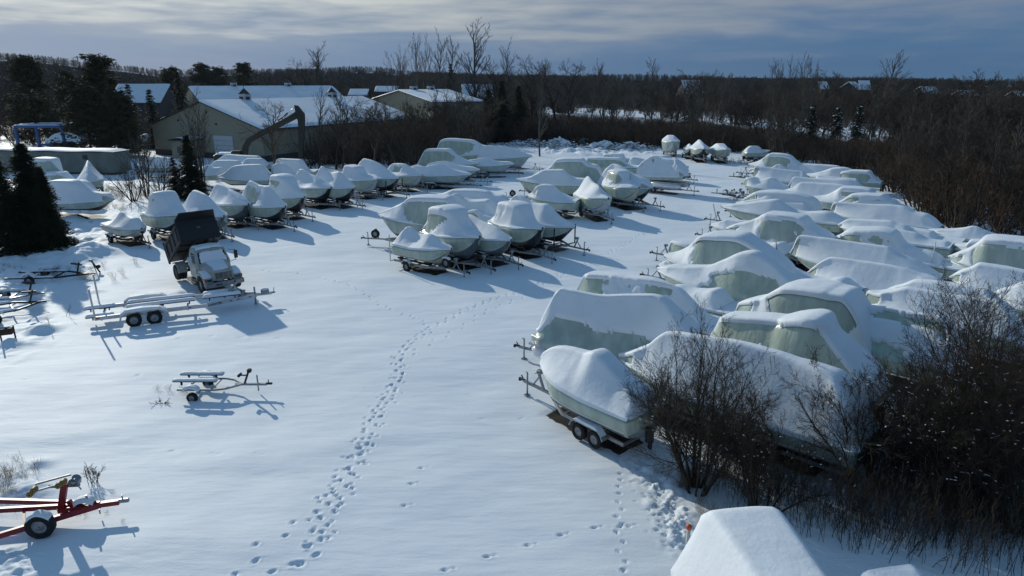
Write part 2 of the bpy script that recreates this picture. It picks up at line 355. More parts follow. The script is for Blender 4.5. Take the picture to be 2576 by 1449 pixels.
# label, frame, bow point, bow height, heading, beam, length (0: from trace), ridge (traced x,y[,half width] or fraction,y,half width), options
BOATS = [
 # ---- left row, bows towards the open lane
 ('small low snow-covered boat nearest the dark spruce, left end of the left row', 1, (1425, 765), 1.4, -32, 2.2, 4.6, [(.22, 668, .25), (.5, 640, .05), (.78, 598, .03), (1, 700, .3)], dict(thr=-.25, hull='white', tr='dark')),
 ('bell-shaped wrapped boat with a flat round snow top, left of the dump truck bed', 1, (1835, 625), 2.15, -32, 2.6, 5.4, [(.3, 520, .3), (.42, 440, .75), (.55, 400, .8), (.75, 415, .7), (.86, 500, .5), (1, 600, .6)], dict(e=1.7, thr=-.1, hull='dark')),
 ('wrapped boat with a twin-humped cover just behind the raised dump bed', 1, (2255, 640), 1.9, -32, 2.5, 6.0, [(.35, 480, .1), (.5, 425, .06), (.8, 385, .05), (1, 450, .4)], dict(thr=.1, hull='grey')),
 ('wrapped boat with a rounded snow cap, first to the right of the raised dump bed', 1, (2500, 520), 2.1, -32, 2.5, 6.3, [(.12, 470, .3), (.5, 370, .05), (.85, 315, .05), (1, 400, .4)], dict(thr=.1, hull='grey')),
 ('wrapped boat with a bare glossy green patch on its upper cover, left row', 2, (1015, 1000), 2.0, -32, 2.5, 6.6, [(.45, 750, .05), (.62, 735, .05), (.88, 680, .05), (1, 760, .4)], dict(thr=.12, hull='black', bare=[(.5, .85, -1, .15, .8)])),
 ('bell-shaped wrapped boat with a flat top, middle of the left row', 2, (1255, 880), 2.1, -32, 2.5, 5.6, [(.3, 740, .3), (.45, 640, .7), (.6, 605, .75), (.82, 600, .65), (.9, 680, .5), (1, 720, .6)], dict(e=1.6, thr=.05, hull='dark')),
 ('smoothly humped wrapped boat between the flat-topped boat and the one with a ladder', 2, (1590, 760), 2.1, -32, 2.5, 6.3, [(.15, 715, .35), (.42, 625, .08), (.55, 600, .06), (.88, 532, .06), (1, 590, .4)], dict(thr=.05, hull='black')),
 ('twin-peaked wrapped boat with a grey boarding ladder under its bow, left row', 2, (1890, 760), 2.1, -32, 2.6, 6.6, [(.15, 700, .2), (.42, 565, .05), (.6, 575, .05), (.9, 495, .05), (1, 560, .4)], dict(thr=.05, hull='black', ladder=1)),
 ('wrapped boat with a small flat-topped cabin and broad snowy foredeck, left row', 2, (2170, 660), 2.1, -32, 2.6, 6.0, [(.12, 640, .6), (.42, 600, .4), (.55, 500, .6), (.85, 478, .6), (.93, 530, .5), (1, 560, .6)], dict(e=1.4, thr=.12, hull='white')),
 ('tall ridge-backed wrapped boat with two dark guide posts, upper left row', 2, (2450, 640), 2.1, -32, 2.6, 7.6, [(.25, 560, .1), (.45, 470, .06), (.85, 400, .06), (1, 460, .4)], dict(thr=.02, hull='black')),
 ('wrapped boat with a sunlit shiny patch near its ridge, upper left row', 4, (160, 605), 1.9, -30, 2.4, 6.0, [(.35, 510, .1), (.55, 465, .15), (.85, 460, .1), (1, 500, .4)], dict(thr=.15, hull='white', bare=[(.5, .8, -1, .1, .6)])),
 ('short wrapped runabout right beside the shiny-patched boat', 4, (368, 575), 1.7, -25, 2.3, 5.2, [(.15, 540, .5), (.5, 500, .1), (.7, 480, .1), (1, 510, .4)], dict(thr=.15, hull='grey')),
 ('long low wrapped boat with one central hump, foremost at the left row upper end', 4, (778, 590), 1.7, -14, 2.4, 7.4, [(.12, 570, .5), (.35, 520, .1), (.52, 465, .05), (.8, 500, .1), (1, 490, .4)], dict(thr=.1, hull='white')),
 ('wrapped boat half hidden behind the long low one-humped boat', 4, (885, 535), 1.8, -14, 2.4, 6.8, [(.15, 505, .5), (.4, 480, .1), (.65, 430, .05), (1, 460, .4)], dict(thr=.1, hull='grey')),
 ('tall square-cabined wrapped boat behind the low ones, backed by bare brush', 4, (880, 455), 1.9, -14, 2.7, 8.2, [(.2, 420, .3), (.4, 340, .5), (.52, 275, .8), (.85, 275, .8), (1, 400, .9)], dict(thr=.45, hull='white')),
 ('low wrapped boat with a cream hull and a single hump below the big cruiser', 4, (1318, 458), 1.7, -6, 2.4, 6.4, [(.1, 440, .6), (.35, 430, .15), (.55, 385, .05), (.85, 410, .3), (1, 420, .5)], dict(thr=.1, hull='white')),
 ('biggest wrapped cruiser at the far end of the left row, long sloping cover', 4, (1300, 315), 2.6, -8, 3.2, 11.0, [(.15, 280, .6), (.4, 220, .2), (.52, 165, .8), (.82, 145, .9), (.92, 160, .8), (1, 270, 1.0)], dict(thr=.4, hull='white')),
 ('all-white snow-coated boat tucked behind the bow of the biggest cruiser', 4, (1540, 360), 2.2, -8, 2.7, 7.5, [(.3, 290, .3), (.6, 240, .2), (1, 235, .4)], dict(thr=-.3, hull='white')),
 # ---- behind the left spruces
 ('long white snow-smothered boat with a dark hull stripe right of the big spruce', 1, (1150, 470), 1.6, -5, 2.6, 0, [(1095, 418, .5), (960, 397, .3), (860, 350, .3), (740, 285, .7), (590, 280, .8), (470, 330, .8)], dict(thr=-.4, hull='black')),
 ('white wrapped boat showing only its sloping ridge behind the long snow-smothered boat', 1, (985, 385), 1.4, -5, 2.4, 0, [(880, 300, .3), (820, 285, .5), (700, 288, .5), (560, 320, .5)], dict(thr=-.3)),
 ('small pale green boat with a flat snowy roof beside the tip of the big spruce', 1, (760, 285), 1.5, -5, 2.6, 0, [(690, 235, .4), (610, 197, .9), (440, 205, .9), (330, 260, .9)], dict(thr=.3)),
 ('tall white-coated cruiser rising behind the big spruce', 1, (640, 215), 2.0, -12, 2.6, 0, [(590, 130, .6), (545, 62, .9), (420, 52, .9), (330, 80, .9), (250, 150, 1.)], dict(thr=-.3)),
 ('sharp-peaked boat shrouded all white in front of the long grey storage building', 1, (880, 295), 1.8, -62, 2.7, 7.0, [(.3, 190, .15), (.5, 135, .03), (.9, 80, .03), (1, 130, .3)], dict(thr=-.45)),
 # ---- snow-buried group in front of the big shed
 ('large snow-buried boat with a dark red hull nearest the reddish weeds', 2, (160, 625), 1.5, 182, 3.0, 0, [(240, 590, .3), (380, 492, .4), (500, 478, .6), (690, 475, .5), (790, 560, .5)], dict(thr=-.4, hull='red')),
 ('snow-buried boat with a crest of drifted snow behind the red-hulled boat', 2, (365, 470), 1.5, 182, 2.6, 0, [(470, 450, .3), (540, 398, .4), (700, 396, .4), (800, 470, .5)], dict(thr=-.4)),
 ('snow-buried boat with a rolling cover left of the red-hulled boat', 2, (290, 580), 1.4, -2, 2.6, 0, [(200, 508, .3), (120, 515, .2), (40, 482, .3), (-40, 540, .5)], dict(thr=-.4)),
 ('snow-buried boat with a curled drift in the middle of the shed group', 2, (60, 500), 1.3, 180, 2.6, 0, [(160, 422, .4), (300, 418, .5), (410, 425, .5), (460, 480, .5)], dict(thr=-.4)),
 ('long flat snow-buried boat closest to the shed garage door', 2, (158, 420), 1.5, 182, 2.8, 0, [(230, 370, .4), (285, 346, .6), (450, 358, .7), (670, 368, .7), (700, 400, .7)], dict(thr=-.4)),
 ('snow-buried boat behind the thin bare tree, second from the right in the shed group', 2, (830, 540), 2.2, 178, 2.6, 0, [(870, 480, .2), (940, 455, .3), (1060, 520, .4), (1110, 580, .5)], dict(thr=-.4, g=1.5)),
 ('square-shouldered snow-buried boat at the right end of the shed group', 2, (880, 430), 2.6, 178, 2.8, 0, [(920, 402, .6), (1195, 415, .7), (1240, 460, .6), (1310, 560, .6)], dict(thr=-.4, g=1.7)),
 ('white wrapped boat with a straight ridge behind the twin bare shrubs', 1, (1380, 120), 1.5, 178, 2.6, 0, [(1440, 85, .2), (1505, 42, .3), (1640, 45, .4), (1740, 70, .5)], dict(thr=-.3)),
 # ---- centre group, bows towards the camera and right
 ('foremost small boat of the centre group with a cream hull and a spare wheel', 3, (970, 700), 1.75, -38, 2.3, 5.6, [(.2, 640, .15), (.42, 562, .05), (.62, 560, .05), (.85, 486, .04), (1, 560, .5)], dict(thr=.08, hull='cream', tr='spare', pole=1)),
 ('tall bell-shaped boat with a broad flat snow top, foremost bell of the centre group', 3, (1250, 585), 2.3, -40, 2.7, 6.6, [(.12, 550, .5), (.3, 470, .3), (.45, 320, .75), (.6, 285, .85), (.85, 285, .8), (.93, 400, .6), (1, 480, .8)], dict(e=1.9, thr=.12, hull='grey', bare=[(.72, 1., -1, .25, 1.)])),
 ('two-peaked snowy boat with a pointed nose between the two bell-shaped boats', 3, (1560, 615), 1.9, -42, 2.4, 6.4, [(.35, 480, .02), (.55, 445, .08), (.9, 365, .08), (1, 420, .4)], dict(thr=-.05, hull='grey')),
 ('second bell-shaped boat of the centre group, snow plastered on its side', 3, (1868, 500), 2.3, -40, 2.7, 6.6, [(.12, 480, .5), (.3, 400, .3), (.45, 275, .7), (.6, 245, .75), (.82, 235, .75), (.92, 350, .6), (1, 400, .8)], dict(e=1.8, thr=.1, hull='black')),
 ('boat at the right end of the centre group, snow hanging over its bow', 3, (2190, 485), 1.9, -38, 2.6, 8.2, [(.25, 370, .1), (.42, 260, .15), (.58, 250, .1), (.85, 165, .05), (1, 215, .4)], dict(thr=-.05, hull='black', posts=1)),
 ('big side-on cruiser with a sharp bow pointing left in the centre group', 3, (248, 360), 2.3, 168, 3.0, 0, [(330, 320, .1), (430, 280, .2), (520, 235, .5), (590, 190, .9), (780, 185, 1.), (945, 192, 1.), (1010, 290, .9), (1080, 400, 1.)], dict(thr=.33, hull='grey', tr='long')),
 ('snow-covered boat with a peaked front directly behind the foremost bell-shaped boat', 3, (930, 250), 2.4, 166, 2.9, 0, [(970, 185, .1), (1010, 156, .08), (1090, 200, .3), (1180, 225, .6), (1320, 222, .7), (1370, 270, .8), (1450, 350, .9)], dict(thr=-.1, g=1.9)),
 ('long low snow-covered boat at the back left of the centre group', 3, (730, 178), 1.9, 168, 2.8, 0, [(880, 155, .3), (1000, 116, .6), (1180, 118, .7), (1310, 132, .6), (1390, 165, .4), (1460, 172, .5), (1520, 215, .6)], dict(thr=-.1)),
 ('small covered boat peeking out between the bell-shaped boat and the peaked one', 3, (1115, 345), 2.0, 166, 2.0, 0, [(1150, 325, .2), (1205, 320, .3), (1270, 365, .4)], dict(thr=.3, g=1.5)),
 ('long side-on boat with a sweeping arched cover on a trailer with a winch stand', 4, (1342, 655), 2.3, 170, 2.8, 0, [(1500, 635, .5), (1600, 590, .5), (1700, 545, .6), (1920, 543, .7), (1990, 600, .6), (2080, 645, .6), (2230, 662, .8)], dict(thr=.3, hull='dark', tr='long')),
 ('domed snowy boat with a square stern between the arched boat and the bell-shaped boats', 4, (1490, 862), 1.7, 160, 2.6, 0, [(1560, 815, .2), (1620, 742, .5), (1700, 730, .5), (1780, 740, .4), (1880, 820, .3), (1990, 880, .5), (2130, 950, 1.1)], dict(thr=.25)),
 ('tall green-sided cruiser with a flat snow roof behind the arched boat', 4, (1560, 600), 2.2, 170, 3.2, 0, [(1700, 545, .4), (1790, 490, .6), (1850, 412, 1.), (2000, 395, 1.1), (2170, 400, 1.), (2240, 460, .9), (2360, 488, 1.), (2435, 650, 1.)], dict(thr=.45)),
 ('green roofless-looking boat with bare shrink wrap at the back of the centre group', 5, (225, 360), 2.2, 170, 3.0, 0, [(245, 310, .8), (400, 308, .9), (560, 312, .8), (650, 375, .6), (760, 430, .8)], dict(thr=.75)),
 ('small boat with a snow-capped square top at the very back of the centre group', 5, (395, 300), 2.0, 170, 2.6, 0, [(430, 272, .8), (590, 268, .8), (640, 330, .6), (700, 345, .6)], dict(thr=.4)),
 ('low white boat behind the aluminium pontoon boat', 5, (640, 345), 2.3, 170, 2.6, 0, [(700, 305, .3), (780, 318, .4), (850, 345, .4), (900, 380, .5)], dict(thr=-.1, g=1.6)),
 ('white-hulled boat facing the lane with a sharp peak, alone at the lane edge', 4, (2500, 900), 2.1, -66, 2.6, 6.6, [(.2, 850, .1), (.38, 745, .02), (.6, 700, .04), (.85, 622, .02), (1, 760, .5)], dict(thr=.1, hull='white')),
 ('bell-shaped boat with bare green cover sides right behind the sharp-peaked one', 5, (765, 610), 2.2, -55, 2.7, 6.4, [(.12, 590, .4), (.4, 530, .3), (.5, 450, .7), (.65, 435, .75), (.82, 430, .6), (.93, 490, .5), (1, 540, .8)], dict(e=1.5, thr=.3, hull='cream')),
 ('humped snowy boat behind the green-sided bell-shaped boat', 5, (900, 610), 2.1, -45, 2.8, 7.5, [(.15, 540, .6), (.4, 470, .1), (.8, 372, .06), (1, 430, .5)], dict(thr=.1, hull='black')),
 ('wrapped pontoon boat with shining aluminium tubes by the lane', 5, (1245, 490), 2.0, -40, 2.6, 0, [(1225, 440, 1.0), (1130, 330, .4), (1000, 312, .3), (930, 290, .3), (850, 322, .5), (790, 390, .9)], dict(thr=.25, kind='pontoon')),
 ('wrapped boat standing behind the pontoon boat, at the upper end of the lane', 5, (1258, 400), 1.9, -45, 2.6, 6.5, [(.2, 375, .6), (.45, 345, .4), (.6, 288, .7), (.9, 280, .7), (1, 320, .8)], dict(thr=.25, hull='grey')),
 # ---- far row across the lane
 ('tallest bow-on boat standing at the far end of the lane', 5, (1095, 140), 2.6, -100, 3.0, 7.5, [(.15, 138, .4), (.35, 112, .4), (.6, 85, .5), (.9, 80, .5), (1, 110, .6)], dict(e=.8, thr=.5, hull='white')),
 ('smallest bow-on boat squeezed beside the tallest one', 5, (1285, 215), 1.7, -100, 2.0, 5.0, [(.5, 185, .05), (.8, 166, .03), (1, 200, .4)], dict(thr=.4, hull='dark')),
 ('peaked bow-on boat on a dark trailer, third in the far row', 5, (1420, 215), 2.1, -95, 2.8, 6.5, [(.4, 160, .2), (.75, 125, .04), (1, 180, .4)], dict(e=1., thr=.3, hull='dark')),
 ('rounded bow-on boat on a dark trailer, right end of the bow-on four', 5, (1640, 225), 2.0, -92, 2.7, 6.0, [(.3, 195, .5), (.6, 165, .5), (1, 190, .6)], dict(thr=.4, hull='cream')),
 ('lone small boat near two white guide posts at the edge of the brush', 5, (2080, 232), 1.7, 10, 2.2, 0, [(2000, 225, .3), (1950, 190, .3), (1890, 190, .3), (1850, 215, .3), (1828, 245, .5)], dict(thr=.2, hull='grey')),
 # ---- right block, front column, bows up-left
 ('nearest boat of the right block, blue-striped hull, bare trailer tongue and winch post', 10, (262, 690), 2.25, 127, 2.5, 0, [(300, 640, .12), (400, 592, .1), (560, 612, .1), (660, 640, .15), (760, 627, .3), (900, 760, .3), (1000, 870, .3), (1130, 1000, .5)], dict(thr=.18, hull='stripe', tr='big')),
 ('wrapped pontoon boat with a long sagging ridge, second in the right block', 10, (262, 412), 1.6, 131, 2.6, 0, [(330, 300, .6), (435, 82, .08), (700, 132, .08), (1000, 140, .08), (1270, 150, .1), (1450, 300, .4), (1600, 480, .8)], dict(thr=.15, kind='pontoon', bare=[(-.1, .85, 1, .48, 1.2)])),
 ('glossy bare-covered boat with loose plastic behind the sagging pontoon cover', 0, (1452, 735), 2.0, 133, 2.8, 0, [(1486, 692, .5), (1570, 700, .3), (1640, 708, .3), (1700, 727, .05), (1760, 790, .3), (1830, 850, .8)], dict(thr=.5)),
 ('boat stern with a smooth snow hump behind the glossy bare-covered boat', 8, (330, 660), 2.2, 133, 2.6, 0, [(520, 725, .3), (650, 765, .3), (830, 778, .4), (960, 778, .5), (1040, 860, .6), (1120, 1010, .8)], dict(thr=.15, g=1.6)),
 ('very long snow-covered boat rising behind the front bare shrub', 10, (938, 660), 2.0, 131, 3.0, 0, [(1090, 620, .5), (1210, 570, .3), (1360, 468, .12), (1700, 510, .1), (2033, 564, .12), (2300, 640, .15), (2481, 708, .2), (2800, 820, .4), (2927, 947, .7)], dict(thr=.1)),
 ('broad cruiser with a high rounded hump and a bare green flank, front of the block', 8, (215, 500), 2.2, 135, 3.0, 0, [(400, 470, .5), (640, 480, .5), (850, 475, .3), (1100, 385, .3), (1280, 310, .4), (1440, 300, .4), (1530, 345, .3), (1750, 510, .3), (2000, 700, .8)], dict(thr=.2, bare=[(.45, .85, 1, .3, 1.)])),
 ('narrow bow of a hidden boat showing above the high-humped cruiser', 8, (235, 470), 1.5, 135, 2.2, 0, [(350, 405, .3), (560, 430, .3), (900, 475, .4)], dict(thr=.1)),
 ('flat-roofed cruiser with a green side and a shiny bow tip pointing left', 8, (300, 330), 2.3, 137, 3.0, 0, [(470, 290, .1), (640, 220, .3), (760, 130, .7), (840, 72, .9), (1060, 62, 1.), (1280, 78, .9), (1400, 140, .8), (1640, 300, .8), (1850, 500, 1.)], dict(thr=.4)),
 ('small low bow poking out left of the flat-roofed cruiser', 8, (365, 265), 1.2, 137, 2.0, 0, [(410, 150, .7), (600, 165, .7), (800, 200, .7)], dict(thr=.1)),
 ('boat with a slanted black slash on its rounded snowy stern', 8, (1100, 160), 1.8, 135, 2.7, 0, [(1200, 35, .3), (1300, 90, .3), (1500, 180, .5), (1660, 190, .6), (1760, 185, .7), (1830, 250, .8), (1870, 340, .9)], dict(thr=.1, slash=1)),
 ('cruiser with a snow-laden foredeck and a mottled green wheelhouse side', 6, (440, 1090), 2.2, 138, 3.0, 0, [(560, 1040, .5), (720, 1005, .5), (850, 955, .4), (990, 892, .9), (1200, 912, 1.), (1410, 950, .9), (1500, 1050, .8), (1740, 1210, 1.)], dict(thr=.38)),
 ('low dark-bottomed boat left of the mottled green wheelhouse', 6, (248, 1040), 1.7, 140, 2.2, 0, [(380, 1005, .3), (470, 978, .2), (700, 1000, .3), (900, 1040, .5)], dict(thr=.1, hull='black')),
 ('long low-decked boat with a blunt green bow and a tan lower cover', 6, (372, 800), 2.1, 139, 2.8, 0, [(540, 785, .5), (760, 760, .5), (950, 735, .5), (1080, 728, .5), (1150, 775, .3), (1300, 855, .4), (1430, 882, .5), (1700, 880, .6), (1800, 925, .7), (1930, 1010, .8)], dict(thr=.22)),
 ('boat with one small triangular peak among smooth snow folds', 6, (562, 760), 1.8, 140, 2.6, 0, [(700, 740, .4), (880, 702, .2), (1000, 652, .04), (1060, 690, .2), (1200, 745, .4), (1430, 765, .5), (1510, 860, .7)], dict(thr=.05)),
 ('boat under a long piped-edge snow arch near the roller trailers', 6, (640, 735), 1.9, 140, 2.9, 0, [(740, 670, .4), (850, 622, .8), (1100, 618, .9), (1300, 640, .9), (1480, 690, .8), (1570, 745, .7), (1612, 850, .8)], dict(thr=-.05)),
 ('rolling-topped boat with a rounded bow above the black rusty trailer tongues', 6, (662, 520), 2.1, 138, 2.6, 0, [(700, 450, .4), (780, 440, .4), (870, 468, .3), (1000, 448, .4), (1060, 470, .3), (1140, 530, .4), (1250, 580, .5)], dict(thr=.12)),
 ('square-ended boat with a long straight ridge at the left edge of the block', 6, (775, 425), 1.8, 140, 2.8, 0, [(806, 300, .1), (1000, 325, .1), (1250, 352, .1), (1395, 368, .1), (1450, 440, .5)], dict(thr=.3)),
 ('boat with an arched green window-like patch at the far end of the block', 6, (720, 270), 2.0, 142, 2.9, 0, [(850, 235, .4), (930, 190, .6), (1010, 138, .9), (1120, 142, .9), (1240, 168, .8), (1300, 220, .6), (1380, 290, .8)], dict(thr=.35)),
 ('tiny boat bow between the far green-patched boat and the straight-ridged one', 6, (725, 350), 1.4, 140, 2.0, 0, [(770, 325, .5), (830, 318, .5), (1000, 320, .3), (1100, 276, .1), (1180, 315, .3)], dict(thr=.1)),
 # ---- right block, second column
 ('flat-ridged boat at the back edge of the block against the dark brush', 6, (1290, 348), 1.7, 140, 2.7, 0, [(1350, 310, .3), (1425, 272, .4), (1620, 280, .5), (1830, 296, .5), (1880, 330, .5)], dict(thr=.1)),
 ('boat with a blunt green bow and a rounded roof near the block back edge', 6, (1452, 400), 1.8, 140, 2.7, 0, [(1600, 380, .5), (1700, 350, .6), (1790, 325, .8), (1900, 320, .8), (2000, 345, .7), (2060, 400, .6)], dict(thr=.2)),
 ('boat with a snow-slab roof over a green side, farthest right of the back edge', 6, (1790, 432), 1.8, 142, 2.8, 0, [(1860, 400, .5), (1935, 358, 1.), (2090, 355, 1.), (2235, 362, 1.), (2290, 430, .7), (2400, 520, .8)], dict(thr=.4)),
 ('boat with a short straight ridge behind the two smooth blue-shadowed boats', 6, (1565, 455), 1.6, 140, 2.6, 0, [(1600, 422, .1), (1850, 440, .1), (2075, 458, .1), (2100, 500, .4)], dict(thr=.05)),
 ('smooth snow-blanketed boat with a wedge front, third from the back', 6, (1170, 600), 1.8, 139, 2.8, 0, [(1240, 530, .3), (1295, 437, .15), (1500, 455, .15), (1700, 465, .2), (1950, 466, .3), (2050, 500, .4), (2130, 545, .5)], dict(thr=0)),
 ('smooth snow-blanketed boat with a long level ridge in front of the wedge-fronted one', 6, (1120, 618), 1.8, 139, 2.8, 0, [(1280, 575, .3), (1395, 507, .2), (1600, 515, .2), (1820, 532, .3), (1950, 560, .4), (2020, 640, .5)], dict(thr=0)),
 ('boat with a thick snow roof slab, highest of the three stacked slabs', 6, (1490, 690), 1.9, 140, 2.9, 0, [(1700, 665, .4), (1830, 605, .6), (1920, 562, 1.), (2100, 572, 1.), (2270, 602, 1.), (2290, 640, .9), (2320, 700, .9)], dict(thr=.3)),
 ('boat with a thick snow roof slab, middle of the three stacked slabs', 6, (1855, 755), 1.9, 140, 2.9, 0, [(1940, 710, .5), (2030, 655, .9), (2200, 650, 1.), (2400, 665, 1.), (2460, 705, .9), (2520, 760, .8)], dict(thr=.3)),
 ('boat with a thick snow roof slab, lowest of the three stacked slabs', 6, (2025, 775), 1.9, 140, 2.9, 0, [(2100, 735, .6), (2175, 704, .9), (2400, 725, 1.), (2540, 745, 1.), (2600, 790, .9)], dict(thr=.3)),
 ('very long straight-ridged boat reaching the brush at the right back edge', 7, (140, 430), 2.0, 138, 3.0, 0, [(185, 308, .1), (600, 335, .1), (1010, 352, .15), (1100, 385, .3), (1220, 440, .5), (1330, 460, .6), (1420, 510, .6), (1520, 620, .8)], dict(thr=.12)),
 ('boat with a softly dented snow side in front of the very long straight ridge', 7, (245, 595), 1.9, 138, 2.8, 0, [(310, 550, .3), (365, 526, .3), (600, 535, .3), (880, 552, .3), (980, 585, .4), (1100, 625, .6)], dict(thr=.05)),
 ('cruiser with a crisp snow roof over a large green side window area', 7, (125, 775), 2.2, 138, 3.1, 0, [(270, 720, .5), (400, 648, 1.), (600, 642, 1.05), (780, 650, 1.05), (935, 690, 1.), (1050, 840, .9), (1200, 920, .9), (1330, 1060, 1.)], dict(thr=.42)),
 ('boat with a thin ridge line just behind the crisp snow-roofed cruiser', 7, (380, 660), 2.0, 138, 2.6, 0, [(435, 612, .1), (700, 635, .1), (1000, 665, .1), (1170, 690, .15), (1400, 780, .3), (1610, 822, .6), (1660, 930, .8)], dict(thr=-.05)),
 ('boat with a piped cover edge between the long ridge and the right cluster', 7, (885, 655), 1.9, 138, 2.7, 0, [(930, 622, .3), (1090, 628, .5), (1270, 658, .5), (1400, 680, .5), (1480, 750, .6), (1560, 830, .7)], dict(thr=0)),
 ('rounded stern with a short white pole standing beside it in the block middle', 7, (1000, 800), 2.7, 138, 2.7, 0, [(1160, 890, .3), (1280, 910, .4), (1430, 955, .5), (1500, 1000, .6), (1600, 1150, .8)], dict(thr=.1, mast=1, g=1.7)),
 ('huge slab-sided boat with a razor-straight ridge in the centre of the block', 8, (1895, 300), 2.1, 138, 3.2, 0, [(1950, 210, .6), (2010, 88, .12), (2300, 120, .12), (2600, 165, .12), (3100, 230, .15), (3200, 300, .3), (3500, 440, .5), (3760, 620, .7)], dict(thr=.15)),
 ('long shadowed boat with a tapering ridge just in front of the slab-sided one', 8, (2118, 550), 1.9, 137, 3.1, 0, [(2200, 480, .4), (2410, 368, .12), (2700, 400, .12), (3050, 455, .15), (3260, 500, .2), (3500, 580, .4), (3760, 680, .8)], dict(thr=.1)),
 ('wide boat with a bulging snow stern behind the snow-roofed boat', 8, (1740, 520), 2.2, 136, 2.8, 0, [(1830, 512, .3), (1920, 508, .3), (2050, 570, .3), (2200, 625, .4), (2400, 645, .5), (2530, 640, .6), (2650, 720, .7), (2770, 850, .8)], dict(thr=.05, g=1.8)),
 ('boat with a massive rounded snow roof slab behind the split-snow green boat', 8, (1210, 1050), 1.9, 133, 3.0, 0, [(1260, 940, .7), (1400, 895, .7), (1600, 855, .6), (1740, 780, .8), (1900, 706, 1.), (2150, 708, 1.05), (2400, 748, 1.05), (2480, 775, 1.), (2620, 800, .9), (2780, 980, .9)], dict(thr=.2)),
 ('green-sided boat whose cover snow has split and slid, behind the front shrub', 8, (850, 1400), 1.9, 131, 3.0, 0, [(980, 1270, .4), (1110, 1092, .5), (1330, 1100, .5), (1600, 1110, .5), (1800, 1130, .5), (1900, 1112, .8), (2200, 1100, .9), (2300, 1120, .8), (2420, 1300, .6), (2600, 1500, .8), (2900, 1850, 1.)], dict(thr=.5)),
 ('tallest dark-ridged boat with ragged bare green patches, right of the split snow', 8, (1960, 1130), 2.1, 133, 3.2, 0, [(2090, 990, .3), (2162, 888, .1), (2400, 910, .1), (2700, 960, .1), (3200, 1020, .12), (3500, 1080, .12), (3760, 1130, .15), (3860, 1210, .3), (4000, 1560, .9)], dict(thr=.12, bare=[(.12, .9, 1, .02, .14), (.1, .75, 1, .62, 1.)])),
 ('small boat bow with a notch peak beside the large thorny shrub on the right', 9, (1350, 765), 1.8, 133, 2.6, 0, [(1400, 710, .2), (1435, 678, .2), (1640, 705, .3), (1900, 760, .3), (2100, 850, .6)], dict(thr=0)),
 ('boat with a blunt upright snow nose in the lower right of the block', 9, (583, 560), 2.1, 135, 3.0, 0, [(600, 465, .9), (740, 482, .7), (900, 470, .4), (1140, 437, .2), (1500, 500, .2), (1900, 560, .2), (2200, 590, .2), (2400, 720, .6)], dict(thr=.1)),
 ('boat with a low even ridge directly behind the blunt-nosed one', 9, (825, 480), 1.8, 135, 2.8, 0, [(900, 430, .5), (1050, 395, .4), (1220, 340, .3), (1500, 362, .3), (2050, 450, .3), (2200, 560, .6)], dict(thr=0)),
 ('boat bow rising from the right edge above the thorny shrub tops', 9, (2152, 520), 1.8, 133, 2.8, 0, [(2250, 465, .4), (2400, 430, .3), (2576, 370, .3), (2900, 380, .3), (3200, 480, .6)], dict(thr=0)),
 ('peaked boat against the brush with one broad snowy hump, top of the right cluster', 7, (1372, 655), 1.8, 139, 2.7, 0, [(1500, 655, .5), (1700, 650, .4), (1840, 632, .3), (1945, 615, .1), (2080, 670, .3), (2200, 715, .3), (2450, 760, .5)], dict(thr=.05)),
 ('thin snow-lipped bow low at the left of the right cluster', 7, (1665, 865), 1.7, 139, 2.4, 0, [(1700, 842, .7), (1870, 835, .7), (1900, 790, .5), (2040, 795, .5), (2300, 850, .5)], dict(thr=.1)),
 ('flat-roofed green-sided cruiser at the right edge of the picture', 7, (1625, 1000), 2.2, 138, 3.1, 0, [(1750, 950, .5), (1900, 895, .5), (2000, 830, .6), (2090, 758, 1.), (2300, 758, 1.1), (2600, 790, 1.1), (2900, 850, 1.)], dict(thr=.42)),
 ('boat with a lumpy snow crest in the right cluster below the green-sided cruiser', 7, (1655, 1050), 2.0, 138, 2.8, 0, [(1780, 1045, .5), (1950, 1010, .4), (2080, 962, .3), (2300, 985, .3), (2600, 1040, .3), (2900, 1130, .7)], dict(thr=-.1)),
 ('boat with cracked crusty snow on its bow, lowest of the right cluster', 7, (1645, 1260), 2.0, 137, 3.0, 0, [(1760, 1190, .5), (1900, 1145, .4), (2030, 1090, .3), (2300, 1130, .3), (2600, 1190, .3), (2900, 1280, .7)], dict(thr=-.1)),
 # ---- bottom edge
 ('snow-capped boat cut by the bottom edge, seen close from above', 11, (500, 1000), 2.0, -84, 3.0, 6.6, [(.3, 1075, .3), (.6, 1290, .6), (.98, 1306, .7), (1, 1330, .72)], dict(thr=.1, g=2.0, e=1.1, raw=1, at=(5.5, 6.0))),
 ('sliver of a snow-topped boat at the bottom right edge beyond the orange-tipped post', 11, (1555, 1160), 2.0, -80, 2.6, 6.0, [(.5, 1075, .2), (1, 1330, .5)], dict(thr=.1, raw=2, at=(8.45, 5.4))),
]

# the crowded block stands a little lower and turned a little more than the rows
for _i in range(56, len(BOATS) - 2):
    _b = list(BOATS[_i]); _o = dict(_b[8]); _dz = .4 if 'g' not in _o else .3
    _b[3] = round(_b[3] - _dz, 2); _b[4] += 2; _b[5] = round(_b[5] * .92, 2)
    if 'g' in _o: _o['g'] -= .1
    _o['thr'] = _o.get('thr', .2) - .12
    if _i == 56: _b[3], _b[4] = 1.7, 130
    if _i == 57: _b[3], _b[4] = 1.6, 146
    if _i == 58: _b[4] = 141
    if _i == 60: _b[4] = 137
    _b[8] = _o; BOATS[_i] = tuple(_b)

